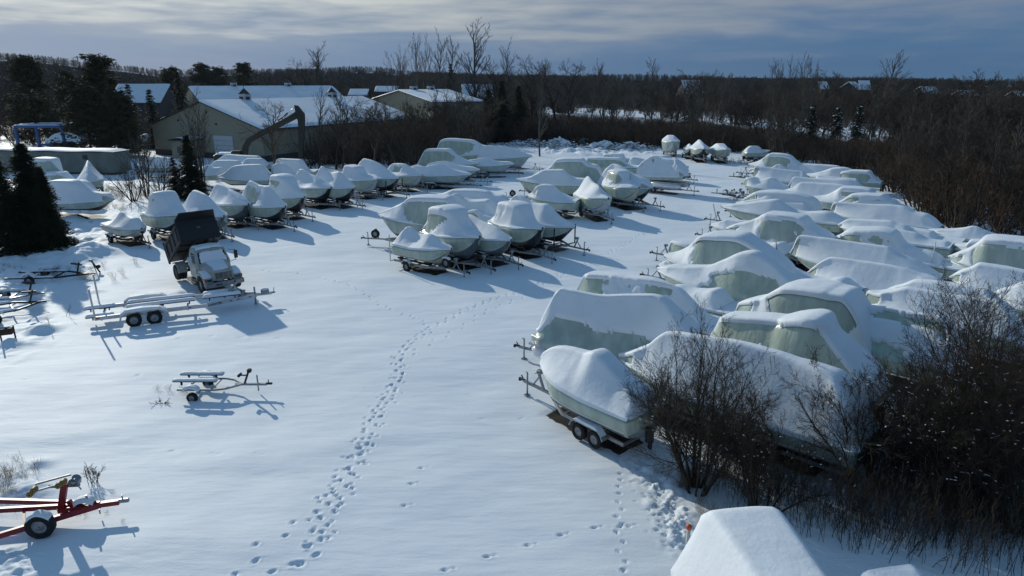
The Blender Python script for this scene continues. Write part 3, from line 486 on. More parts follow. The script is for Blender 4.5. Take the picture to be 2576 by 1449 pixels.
# bow-on rows: headings and lengths as their trailer rails show them
_adj = {31: (-40, 4.7, 2.2), 32: (-51, 5.6, 2.6), 33: (-51, 5.4, 2.3), 34: (-58, 5.6, 2.6), 35: (-46, 7.0, 2.5), 46: (-72, 5.4, 2.45), 47: (-64, 5.3, 2.6), 48: (-52, 6.6, 2.6), 50: (-50, 5.8, 2.5)}
for _i in list(range(0, 12)) + sorted(_adj):
    _b = list(BOATS[_i])
    if _i in _adj: _b[4], _b[6], _b[5] = _adj[_i]
    else: _b[4], _b[6] = _b[4] - 8, round(_b[6] * .9, 2)
    BOATS[_i] = tuple(_b)

# ============================ BOATS ============================
def pchip(xs, ys, xq):
    xs, ys = np.array(xs, float), np.array(ys, float)
    h = np.diff(xs); d = np.diff(ys) / h; m = np.zeros_like(xs)
    for i in range(1, len(xs) - 1):
        m[i] = 0 if d[i - 1] * d[i] <= 0 else 2 / (1 / d[i - 1] + 1 / d[i])
        if d[i - 1] * d[i] < 0: m[i] = 0
    m[0], m[-1] = d[0], d[-1]
    i = np.clip(np.searchsorted(xs, xq) - 1, 0, len(h) - 1)
    t = (np.clip(xq, xs[0], xs[-1]) - xs[i]) / h[i]
    return (2 * t**3 - 3 * t**2 + 1) * ys[i] + (t**3 - 2 * t**2 + t) * h[i] * m[i] + (-2 * t**3 + 3 * t**2) * ys[i + 1] + (t**3 - t**2) * h[i] * m[i + 1]
HULLM = dict(white='hwhite', cream='hcream', grey='hgrey', dark='hblack', black='hblack', red='hred', stripe='hwhite')
FOOT = []       # boat footprints on the ground: centre, heading, length, beam
class Boat: pass
def boat_shape(i, spec):
    lab, fr, b, zb, hd, B, L, kn, o = spec
    q = Boat(); q.lab, q.zb, q.B, q.o, q.i = lab, o.get('g', zb), B, o, i
    bx, by = o['at'] if 'at' in o else P(b[0], b[1], zb, fr)
    a = R(hd); ax, ay = -math.cos(a), -math.sin(a)
    S, H, W = [0.0], [q.zb + .03], [.02]
    for k in kn:
        if o.get('raw'):
            s = k[0] * L; h = {.3: 2.8, .6: 3.3, .98: 3.35, 1: 3.1, .5: 2.6}[k[0]] - (.35 if o['raw'] == 2 else 0)
        elif L:
            s = k[0] * L; h = z_at(bx + ax * s, by + ay * s, dd(fr, 0, k[1])[1])
        else:
            s, h = on_plane(bx, by, ax, ay, *dd(fr, k[0], k[1]))
        if s <= S[-1] + .03: s = S[-1] + .05
        S.append(s); H.append(h); W.append(k[2])
    q.L = S[-1]
    if q.L < 4.2:                      # the hidden stern continues behind what stands in front
        S.append(4.6 if q.L < 3.4 else q.L + 1.2); H.append(max(q.zb * .9, H[-1] - .3)); W.append(W[-1]); q.L = S[-1]
    # the cover comes down to the transom
    gl = q.zb * .87
    if H[-1] > gl + .2 and not o.get('kind') and not o.get('raw'):
        if L: S[-1] = q.L - min(.5, (H[-1] - gl) * .5); S.append(q.L)
        else: S.append(q.L + (H[-1] - gl) * .5)
        H.append(gl + .05); W.append(B * .36); q.L = S[-1]
    q.S, q.H, q.W = S, H, W
    q.hd = a; q.c = (bx + ax * q.L / 2, by + ay * q.L / 2)
    q.e = o.get('e', 1.25); q.pon = o.get('kind') == 'pontoon'
    q.k0 = .62 if not q.pon else .55
    FOOT.append((q.c[0], q.c[1], a, q.L, B))
    return q
boats = [boat_shape(i, s) for i, s in enumerate(BOATS)]

def half_beam(q, u):
    if q.pon: return q.B / 2 * np.clip(.72 + u * 3.2, 0, 1)
    f = 1 - np.clip(1 - u / .45, 0, 1) ** 2.1
    return np.maximum(q.B / 2 * f * (1 - .1 * np.clip((u - .6) / .4, 0, 1)), .03)
def gun(q, u): return q.zb * (1 - .13 * np.clip(u * 1.6, 0, 1))
def keel(q, u):
    g = gun(q, u); f = np.clip(1 - u / .26, 0, 1) ** 1.6
    return q.k0 + (g - q.k0) * f * .97
def hull_pt(q, u, r):
    """r 0 gunwale .. 1 keel -> (y, z) on the +y side"""
    b, g, k = half_beam(q, u), gun(q, u), keel(q, u)
    ch = np.clip(.45 + u * 1.4, 0, .88)
    y = np.where(r < .62, b * (1 - (1 - ch) * (r / .62) ** 1.3), b * ch * (1 - (r - .62) / .38))
    z = np.where(r < .62, g - (g - k) * .68 * (r / .62), g - (g - k) * (.68 + .32 * (r - .62) / .38))
    return y, z
def cover_grid(q, nu, nv):
    """whole cover, port gunwale -> ridge -> starboard gunwale; returns (nu, 2nv-1, 3) plus q coordinate"""
    u = np.linspace(0, 1, nu) ** 1.12; s = u * q.L
    h = pchip(q.S, q.H, s); wd = np.interp(s, q.S, q.W)
    k = np.array([.25, .5, .25])
    for _ in range(max(1, nu // 40) * (5 if q.o.get('raw') else 1)):
        h[1:-1] = np.convolve(h, k, 'valid'); wd[1:-1] = np.convolve(wd, k, 'valid')
    b, g = half_beam(q, u), gun(q, u); h = np.maximum(h, g + .04)
    wd = np.minimum(wd, b * .8)
    v = np.linspace(0, 1, nv); nt_ = .3
    U, V = np.meshgrid(u, v, indexing='ij')
    hh, ww, bb, gg = h[:, None], wd[:, None], b[:, None], g[:, None]
    top = V < nt_
    qq = np.clip((V - nt_) / (1 - nt_), 0, 1)
    y = np.where(top, ww * (V / nt_), ww + (bb - ww) * qq)
    crown = .05 * np.clip(ww, 0, 1)
    z = np.where(top, hh + crown * (1 - (V / nt_) ** 2), gg + (hh - gg) * (1 - qq) ** q.e)
    # slack plastic between the supports
    sag = .03 * np.sin(U * 9 + q.i) * np.sin(np.pi * qq) * (bb / 1.3)
    x = np.broadcast_to(q.L / 2 - s[:, None], y.shape)
    if q.pon:
        pass
    P_ = np.stack([x, y, z - np.abs(sag)], -1)
    left = P_[:, ::-1]; right = P_[:, 1:].copy(); right[..., 1] *= -1
    Q = np.concatenate([V[:, ::-1], V[:, 1:]], 1)
    G = np.concatenate([left, right], 1)
    wn = fbm(G[..., 0] * 1.1 + q.i * 7, G[..., 1] * 1.1, G[..., 2] * 1.1, 3)
    G[..., 2] += (wn - .5) * .05 * np.clip(U[:, :1] * 8, 0, 1)
    return G, np.concatenate([U, U[:, 1:]], 1), Q
def grid_faces(n, m):
    i = np.arange(n - 1)[:, None] * m + np.arange(m - 1)[None]
    return np.stack([i, i + 1, i + 1 + m, i + m], -1).reshape(-1, 4)
def grid_normals(G):
    du = np.gradient(G, axis=0); dv = np.gradient(G, axis=1)
    n = np.cross(dv, du); n /= np.linalg.norm(n, axis=-1, keepdims=True) + 1e-9
    n[n[..., 2] < -.2] *= -1
    return n
def blur(T, k):
    for _ in range(k):
        A = np.pad(T, 1, mode='edge')
        T = (A[:-2, 1:-1] + A[2:, 1:-1] + A[1:-1, :-2] + A[1:-1, 2:] + 2 * T) / 6
    return T

# ============================ GROUND ============================
def axis_x():
    a = [-17.0]
    while a[-1] < 11: a.append(a[-1] + .065)
    while a[-1] < 34: a.append(a[-1] + .2)
    while a[-1] < 60: a.append(a[-1] + .5)
    st = .6
    while a[-1] < 3500: st *= 1.14; a.append(a[-1] + st)
    b = [-17.0]
    while b[-1] > -38: b.append(b[-1] - .15)
    while b[-1] > -60: b.append(b[-1] - .5)
    st = .6
    while b[-1] > -3500: st *= 1.14; b.append(b[-1] - st)
    return np.array(b[:0:-1] + a)
def axis_y():
    a = [10.0]
    while a[-1] < 60: a.append(a[-1] + .0034 * a[-1])
    while a[-1] < 130: a.append(a[-1] + .006 * a[-1])
    st = 1.0
    while a[-1] < 4500: st *= 1.08; a.append(a[-1] + st)
    b = [10.0, 9.5, 9, 8, 6, 3, 0, -5, -20, -80, -300]
    return np.array(b[:0:-1] + a)
gx, gy = axis_x(), axis_y()
GX, GY = np.meshgrid(gx, gy)
GZ = (fbm(GX * .12, GY * .12, 0, 5, 3) - .5) * .3 + (fbm(GX * .22, GY * .5, 0, 15, 3) - .5) * .12 + (fbm(GX * .5, GY * 1.1, 0, 9, 3) - .5) * .05
fade = sstep(200, 110, np.hypot(GX, GY)); GZ = GZ * fade
def region(pts, X, Y, soft):
    """soft mask of a ground polygon"""
    pts = np.array(pts); n = len(pts); ins = np.zeros(X.shape, bool); dmin = np.full(X.shape, 1e9)
    for k in range(n):
        x0, y0 = pts[k]; x1, y1 = pts[(k + 1) % n]
        c = ((y0 > Y) != (y1 > Y)) & (X < (x1 - x0) * (Y - y0) / (y1 - y0 + 1e-12) + x0); ins ^= c
        t = np.clip(((X - x0) * (x1 - x0) + (Y - y0) * (y1 - y0)) / ((x1 - x0) ** 2 + (y1 - y0) ** 2), 0, 1)
        dmin = np.minimum(dmin, np.hypot(X - x0 - t * (x1 - x0), Y - y0 - t * (y1 - y0)))
    return np.clip(.5 + np.where(ins, dmin, -dmin) / soft, 0, 1)
def poly(*px): return [P(x, y) for x, y in px]
ROUGH = [(poly((140, 535), (250, 540), (255, 600), (215, 690), (120, 720), (0, 700), (0, 620)), 1.3, .55), (poly((0, 790), (100, 790), (150, 840), (90, 870), (0, 920)), 1.2, .3),
         (poly((1290, 352), (1640, 375), (1650, 388), (1480, 392), (1340, 385)), 3.0, 1.1), (poly((1590, 1150), (1690, 1180), (1740, 1270), (1720, 1380), (1690, 1390), (1650, 1290)), .5, .3),
         (poly((0, 1390), (90, 1385), (120, 1449), (0, 1449)), .35, .25), (poly((0, 1190), (60, 1190), (90, 1260), (0, 1265)), .6, .18),
         (poly((1120, 365), (1290, 350), (1340, 362), (1300, 372), (1150, 385)), 2.5, .6)]
for pl, sc, amp in ROUGH:
    m_ = region(pl, GX, GY, sc * 1.5)
    ii = m_ > 0
    z = (np.abs(fbm(GX[ii] / sc, GY[ii] / sc, 0, 31, 4) - .5) * 2.2 - .1)
    GZ[ii] += m_[ii] * z * amp
# small drifted humps, some with weeds in them
HUMPS = [(100, 1168, .3, .14), (715, 1235, .0, 0), (235, 733, .4, .1), (447, 735, .6, .16), (390, 738, .5, .08), (100, 835, .35, .2), (30, 868, .6, .25), (120, 828, .45, .22), (60, 1240, .5, .2), (230, 640, 1.1, .75), (200, 655, .8, .4), (310, 795, .0, 0)]
for x, y, r, h in HUMPS:
    if h <= 0: continue
    cx_, cy_ = P(x, y); d2 = ((GX - cx_) / (r * 1.3)) ** 2 + ((GY - cy_) / r) ** 2; GZ += h * np.exp(-d2) * (.8 + .5 * fbm(GX * 4, GY * 4, 0, 3, 2))
# a ploughed bank behind the left row and snow packed against the block
# footprints: pressed into the snow with a small rim
def press(px, py, ang, ln, wd_, dep):
    ln *= .62; wd_ *= .68; dep *= .62
    i0, i1 = np.searchsorted(gx, [px - .5, px + .5]); j0, j1 = np.searchsorted(gy, [py - .5, py + .5])
    if i1 <= i0 or j1 <= j0: return
    X, Y = GX[j0:j1, i0:i1] - px, GY[j0:j1, i0:i1] - py
    a = X * math.cos(ang) + Y * math.sin(ang); b = -X * math.sin(ang) + Y * math.cos(ang)
    d = (a / ln) ** 2 + (b / wd_) ** 2
    GZ[j0:j1, i0:i1] += -dep * np.exp(-d ** 1.5) + dep * .22 * np.exp(-((np.sqrt(d) - 1.5) / .45) ** 2)
def trail(px, step, off, ln, wd_, dep, wob=.05, both=1):
    pts = [Vector(P(x, y)) for x, y in px]; seg = 0; side = 1; carry = 0
    for a, b in zip(pts, pts[1:]):
        d = (b - a); L = d.length; d.normalize(); nrm = Vector((-d.y, d.x)); t = carry
        while t < L:
            w_ = math.sin((t + seg) * .9) * .12
            p = a + d * t + nrm * (side * off + w_ + rnd.uniform(-wob, wob))
            press(p.x, p.y, math.atan2(d.y, d.x) + rnd.uniform(-.25, .25), ln * rnd.uniform(.85, 1.15), wd_, dep * rnd.uniform(.7, 1.15))
            side = -side; t += step * rnd.uniform(.85, 1.15)
        carry = t - L; seg += L
T1 = [(770, 1425), (815, 1340), (845, 1275), (872, 1200), (888, 1150), (925, 1095), (958, 1040), (985, 985), (998, 940), (1000, 905), (1040, 858), (1085, 822), (1150, 792), (1230, 760), (1330, 722), (1420, 690), (1500, 655), (1560, 622), (1620, 585), (1700, 556), (1800, 536)]
trail(T1, .34, .13, .16, .085, .12); trail(T1[:12], .4, .22, .15, .08, .10, .12); trail(T1[:9], .45, .34, .13, .07, .09, .14)
trail([(600, 1449), (665, 1380), (730, 1350), (790, 1290), (850, 1195), (905, 1110), (955, 1030), (985, 975), (1010, 915), (1060, 880), (1130, 840), (1210, 795), (1330, 740), (1450, 680)], .62, .13, .15, .08, .11)
trail([(700, 1449), (790, 1385), (835, 1300), (890, 1185), (935, 1110)], .6, .14, .15, .08, .11, .1)
trail([(660, 678), (740, 684), (800, 694), (865, 714), (905, 735), (960, 765), (1000, 785), (1045, 803), (1083, 822)], .55, .07, .15, .07, .11)
trail([(1545, 1110), (1550, 1180), (1553, 1240), (1566, 1310), (1573, 1380), (1572, 1449)], .42, .06, .13, .07, .11)
trail([(1540, 1120), (1575, 1180), (1600, 1230), (1640, 1290), (1680, 1370)], .25, .22, .07, .055, .08, .18)
trail([(1575, 1150), (1610, 1210), (1650, 1270), (1700, 1340)], .2, .2, .08, .06, .09, .2)
trail([(900, 1000), (960, 955), (1010, 930), (1060, 880)], .5, .1, .07, .05, .06)
trail([(720, 965), (850, 975), (1000, 990), (1120, 998)], .9, .12, .06, .05, .05, .1)
trail([(1180, 900), (1175, 980), (1190, 1060)], .9, .1, .06, .05, .05, .1)
trail([(30, 868), (250, 862), (430, 852), (600, 845), (760, 842)], 1.5, .05, .5, .055, .06)
trail([(60, 960), (300, 945), (420, 940)], 1.6, .1, .2, .06, .07)
trail([(1480, 1010), (1350, 1040), (1180, 1060)], 1.4, .1, .25, .06, .05)
trail([(430, 1140), (600, 1150), (700, 1160)], 1.6, .1, .4, .05, .05)
for x, y in [(1225, 1405), (1120, 1440), (1328, 1374), (1410, 1350), (1495, 1334), (1035, 1222), (1018, 1277), (1060, 1180), (1560, 1332), (1580, 1330)]:
    p = P(x, y); press(p[0], p[1], .1, .16, .08, .09); press(p[0] + .2, p[1] + .07, .2, .11, .06, .06)
for k in range(260):
    t = rnd.random(); p = P(1625 + 95 * t + rnd.gauss(0, 16), 1165 + 215 * t + rnd.gauss(0, 14)); press(p[0], p[1], rnd.uniform(0, 3), rnd.uniform(.06, .14), rnd.uniform(.05, .09), rnd.uniform(.05, .12))
# bare brown ground where boats and trailers kept the snow off
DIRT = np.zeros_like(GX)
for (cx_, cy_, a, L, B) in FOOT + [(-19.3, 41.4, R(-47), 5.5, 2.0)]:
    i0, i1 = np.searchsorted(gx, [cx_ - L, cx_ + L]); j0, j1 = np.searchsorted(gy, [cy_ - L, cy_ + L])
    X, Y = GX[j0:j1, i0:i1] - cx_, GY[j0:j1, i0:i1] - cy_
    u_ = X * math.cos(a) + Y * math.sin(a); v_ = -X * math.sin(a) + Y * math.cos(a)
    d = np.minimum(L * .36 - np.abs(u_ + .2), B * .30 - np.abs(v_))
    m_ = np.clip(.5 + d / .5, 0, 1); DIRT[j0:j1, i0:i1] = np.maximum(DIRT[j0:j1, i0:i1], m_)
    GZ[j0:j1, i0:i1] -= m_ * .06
# leaf litter and stems show through the thin snow of the distant woods
RAD = np.hypot(GX, GY); PXX = 1288 + GX / np.maximum(GY, 1) * 1790
wood = sstep(150, 190, RAD) * sstep(3000, 1500, RAD) * .52
ysp = np.interp(PXX, [1350, 1480, 1700, 1940, 2100, 2260], [282, 284, 298, 318, 335, 345]); ytp = np.interp(PXX, [1350, 1500, 1700, 1945, 2120, 2260], [266, 271, 284, 303, 318, 335])
YS, YT = 12 * 1790 / (ysp - 208), 12 * 1790 / (ytp - 208)
wood *= 1 - ((GY > YS) & (GY < YT) & (PXX > 1340) & (PXX < 2270))
for a_, b_, c_, d_ in ((1790, 1925, 223, 231), (2500, 2552, 293, 318), (1560, 1630, 219, 228)): wood *= 1 - ((PXX > a_) & (PXX < b_) & (GY > 12 * 1790 / (d_ - 208)) & (GY < 12 * 1790 / (c_ - 208)))
wood = np.where(wood > .2, wood + .3 * sstep(280, 380, RAD) * (wood > .2), wood)
DIRT = np.maximum(DIRT, wood)
nyy, nxx = GX.shape
idx = np.arange(nyy - 1)[:, None] * nxx + np.arange(nxx - 1)[None]
F = np.stack([idx, idx + 1, idx + 1 + nxx, idx + nxx], -1).reshape(-1, 4)
ground = mesh_obj('ground', np.stack([GX, GY, GZ], -1).reshape(-1, 3), F, M_['ground'], smooth=True)
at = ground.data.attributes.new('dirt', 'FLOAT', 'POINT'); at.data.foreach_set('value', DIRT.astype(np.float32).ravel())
tag(ground, kind='structure')
def gz(x, y):
    i = min(max(np.searchsorted(gx, x), 1), nxx - 1); j = min(max(np.searchsorted(gy, y), 1), nyy - 1)
    return float(GZ[j, i])

# ---- far hills (polar sheet) ----
M_['hill'] = mat('wooded_hill', (.022, .025, .026), 1.0, var=.4, vs=.02, detail=8.0, spec=.0)
HILLPX = [(-500, 150), (0, 150), (200, 155), (400, 172), (480, 186), (700, 188), (850, 182), (905, 176), (980, 178), (1060, 192), (1200, 196), (1500, 198), (1900, 204), (2576, 209), (3200, 206)]
def hill_h(az, r):
    x = 1288 + math.tan(az) * 1720 / 1.044
    top = np.interp(x, [p[0] for p in HILLPX], [p[1] for p in HILLPX])
    Rr = 900.0
    Htop = 12 + (208 - top + 12) * Rr * math.cos(az) / 1790
    return max(Htop - 8, .5) * float(sstep(380, 900, r)) * (1 + .06 * math.sin(az * 23 + r * .004))
V, F = [], []
AZ = np.linspace(-1.1, 1.1, 180); RR = [360, 420, 480, 550, 620, 700, 780, 860, 900, 960, 1100, 1400]
for a in AZ:
    for r in RR: V.append((r * math.sin(a), r * math.cos(a), hill_h(a, r) - .4 + (0 if r < 950 else -(r - 950) * .02)))
nr = len(RR)
F = [(i * nr + j, i * nr + j + 1, (i + 1) * nr + j + 1, (i + 1) * nr + j) for i in range(len(AZ) - 1) for j in range(nr - 1)]
tag(mesh_obj('hills', V, F, M_['hill'], smooth=True), kind='structure')

# ============================ BUILDINGS ============================
def gable_shed(name, label, p0, vdir, wid, ln, eave, peak, snow_edge=.25, cup=(), cat='building', wallm='wall', wains=True):
    """p0 = middle of the front gable on the ground, vdir = ridge direction"""
    ang = math.atan2(vdir[1], vdir[0]); e = empty(name, (p0[0], p0[1], 0), ang, label, cat); hw = wid / 2
    mb = MB(); V = [(0, -hw, 0), (0, hw, 0), (0, hw, eave), (0, 0, peak), (0, -hw, eave), (ln, -hw, 0), (ln, hw, 0), (ln, hw, eave), (ln, 0, peak), (ln, -hw, eave)]
    mb.add(V, [(0, 4, 3, 2, 1), (5, 6, 7, 8, 9), (0, 5, 9, 4), (1, 2, 7, 6)]); mb.build('wall', M_[wallm], e)
    if wains:
        mb = MB(); mb.box((-.015, 0, .5), (.03, wid + .06, 1.0)); mb.box((ln / 2, -hw - .015, .5), (ln, .03, 1.0)); mb.build('wainscot', M_['walldark'], e)
    sl = (peak - eave) / hw; ov = .5; mb = MB(); th = .12
    for s in (-1, 1):
        ye, ze = s * (hw + ov), eave - ov * sl
        V = [(-ov, 0, peak), (ln + ov, 0, peak), (ln + ov, ye, ze), (-ov, ye, ze)]; V += [(a, b, c + th) for a, b, c in V]
        mb.add(V, [(0, 1, 2, 3), (4, 7, 6, 5), (0, 4, 5, 1), (1, 5, 6, 2), (2, 6, 7, 3), (3, 7, 4, 0)])
    roof = mb.build('roof', M_['trim'], e)
    nu, nv = 60, 24
    for s in (-1, 1):
        u = np.linspace(0, 1, nu); v = np.linspace(0, 1, nv); U, Vv = np.meshgrid(u, v, indexing='ij')
        x = -ov + .05 + U * (ln + 2 * ov - .1); y = s * (hw + ov - .04) * Vv; z = peak + th - np.abs(y) * sl
        edge = np.minimum.reduce([U / .01, (1 - U) / .01, (1 - Vv) / .02]).clip(0, 1)
        t = .03 + .22 * edge * (.75 + .5 * fbm(x * .25, y * .25, s, 3, 4))
        jag = (fbm(x * .6, y * 0, 7, 3, 3) - .5) * .5 * (Vv > .93); G = np.stack([x, y + s * jag * .5, z + t], -1)
        mesh_obj('roof_snow', G.reshape(-1, 3), grid_faces(nu, nv) if s > 0 else grid_faces(nu, nv)[:, ::-1].copy(), M_['snow'], roof, smooth=True)
    for c in cup:
        mb = MB(); mb.box((c, 0, peak + .55), (1.5, 1.5, 1.3)); k = mb.build('cupola', M_['white'], e)
        mb = MB(); mb.lathe([(peak + 1.15, 1.25), (peak + 1.2, 1.25), (peak + 2.1, .05)], (c, 0, 0), 'Z', 4, sm=False); mb.tube((c, 0, peak + 2), (c, 0, peak + 2.9), .04); mb.build('roof', M_['trim'], k)
        mb = MB(); mb.box((c, 0, peak + .45), (1.53, .9, .5)); mb.box((c, 0, peak + .45), (.9, 1.53, .5)); mb.build('louver', M_['trim'], k)
    return e
def unit(x, y): l = math.hypot(x, y); return (x / l, y / l)
sh = gable_shed('storage_shed', 'large tan metal shed with a snow-covered roof behind the excavator arm', (-50.3, 114.5), unit(18.7, 36), 26, 40.5, 5.1, 9.0, cup=(9, 31))
# things on the front gable (local x = -, y across; +y is the left end seen from the camera)
mb = MB(); mb.box((-.05, -4.2, 1.9), (.08, 4.4, 3.8)); gd = mb.build('garage_door', M_['white'], sh)
mb = MB()
for k in range(1, 5): mb.box((-.1, -4.2, .76 * k), (.03, 4.3, .03))
mb.build('door_seam', M_['trim'], gd)
mb = MB(); mb.box((-1.3, 3.0, 1.5), (2.6, 4.4, 3.0)); pz = mb.build('entrance_porch', M_['wall'], sh)
mb = MB(); mb.prism([(-2.9, 2.9), (-2.9, 3.05), (0, 3.25), (0, 3.1)], .4, 5.6); mb.build('porch_roof', M_['trim'], pz)
V = [(-3.0 + 3.0 * a, .3 + 5.4 * b, 3.12 + .2 * a + .28 * math.sin(math.pi * b)) for a in np.linspace(0, 1, 6) for b in np.linspace(0, 1, 16)]
mesh_obj('roof_snow', V, grid_faces(6, 16), M_['snow'], pz, smooth=True)
mb = MB(); mb.box((-2.65, 1.9, 1.05), (.08, 1.0, 2.1)); dr = mb.build('door', M_['white'], pz)
mb = MB(); mb.box((-2.7, 1.9, 1.45), (.03, .55, .8)); mb.build('door_window', M_['glass'], dr)
mb = MB(); mb.box((-2.64, 3.4, 1.45), (.06, .8, 1.1)); mb.build('window', M_['glass'], pz)
for y, z in ((6, 6.0), (-1, 7.4), (-3, 5.6), (3, 4.6)):
    mb = MB(); mb.box((-.1, y, z), (.2, .3, .3)); mb.build('wall_vent', M_['trim'], sh)
gable_shed('storage_shed', 'second tan shed seen over the roof ridge of the large shed', (-90, 199), unit(.79, .62), 20, 42, 6.9, 10.8, cup=(12, 28))
gable_shed('storage_shed', 'third tan shed half hidden by bare trees right of the large shed', (-28.8, 182.5), unit(.82, .57), 35, 14, 7.5, 10.0, cup=(4, 9))
def house(px, y, dist, wpx, hh, label, ang=0.0, peak=3.0, dep=10, wallm='house'):
    x = (px - 1288) * dist / 1790; z = 12 - (y - 208) * dist / 1790 * 1.0
    wd_ = wpx * dist / 1790 * (.75 if px > 2000 else 1)
    c, s = math.cos(ang), math.sin(ang)
    return gable_shed('house', label, (x - wd_ / 2 * c, dist - wd_ / 2 * s), (c, s), dep, wd_, max(z - peak, 1.5), max(z, 2.5), cat='house', wallm=wallm, wains=False)
house(1200, 214, 232, 70, 0, 'house with a broad snowy roof behind the third tan shed', .1, 3.4, 11)
house(365, 214, 190, 120, 0, 'long low building with a blue-shadowed snowy roof behind the left pines', .05, 4.2, 14)
house(905, 225, 260, 42, 0, 'small snowy-roofed house above the large shed, left of the orange brush', 0, 1.8, 8)
house(975, 218, 290, 52, 0, 'small snowy-roofed house just left of the third tan shed', 0, 1.8, 8)
house(2065, 206, 420, 26, 0, 'farm building with a pale roof at the foot of the tall right poplars', 0, 4, 12)
house(2140, 207, 400, 36, 0, 'dark gabled barn with a snowy roof on the right skyline', .6, 4, 12)
house(2170, 204, 430, 30, 0, 'barn with a pale roof right behind the dark gabled barn', -.2, 5, 12)
house(2330, 219, 330, 48, 0, 'long bright white roof beside the dark right-hand spruce', .05, 2.6, 10)
house(2430, 228, 300, 52, 0, 'low white roof strip among the far right brush', 0, 1.8, 7)
house(2560, 230, 300, 30, 0, 'small roof at the far right edge of the horizon', 0, 2, 8)
house(1735, 203, 420, 50, 0, 'big snowy arched-looking roof behind bare trees right of centre', .3, 7, 14)
# long grey storage unit
ang = R(-8); cx_, cy_ = -63, 96.5
e = empty('storage_building', (cx_, cy_, 0), ang, 'long low grey storage building with a flat snowy roof behind the left boats', 'building')
mb = MB(); mb.box((0, 0, 1.6), (19, 3.2, 2.7)); mb.build('wall', M_['greyside'], e)
mb = MB(); mb.box((0, 0, 3.0), (19.3, 3.5, .1)); rf = mb.build('roof', M_['trim'], e)
V = [(-9.6 + 19.2 * a, -1.7 + 3.4 * b, 3.06 + .22 * min(1, a * 20, (1 - a) * 20, b * 8, (1 - b) * 8) + .04 * math.sin(a * 17)) for a in np.linspace(0, 1, 60) for b in np.linspace(0, 1, 12)]
mesh_obj('roof_snow', V, grid_faces(60, 12), M_['snow'], rf, smooth=True)
mb = MB(); mb.box((5.2, -1.62, 2.3), (.7, .05, .6)); mb.build('vent', M_['trim'], e)
mb = MB(); mb.box((-1.5, -1.62, 1.3), (1.1, .05, 2.0)); mb.build('door', M_['greyside'], e)
mb = MB(); mb.box((0, -1.55, .12), (18.6, .1, .24)); mb.build('skirting', M_['trim'], e)

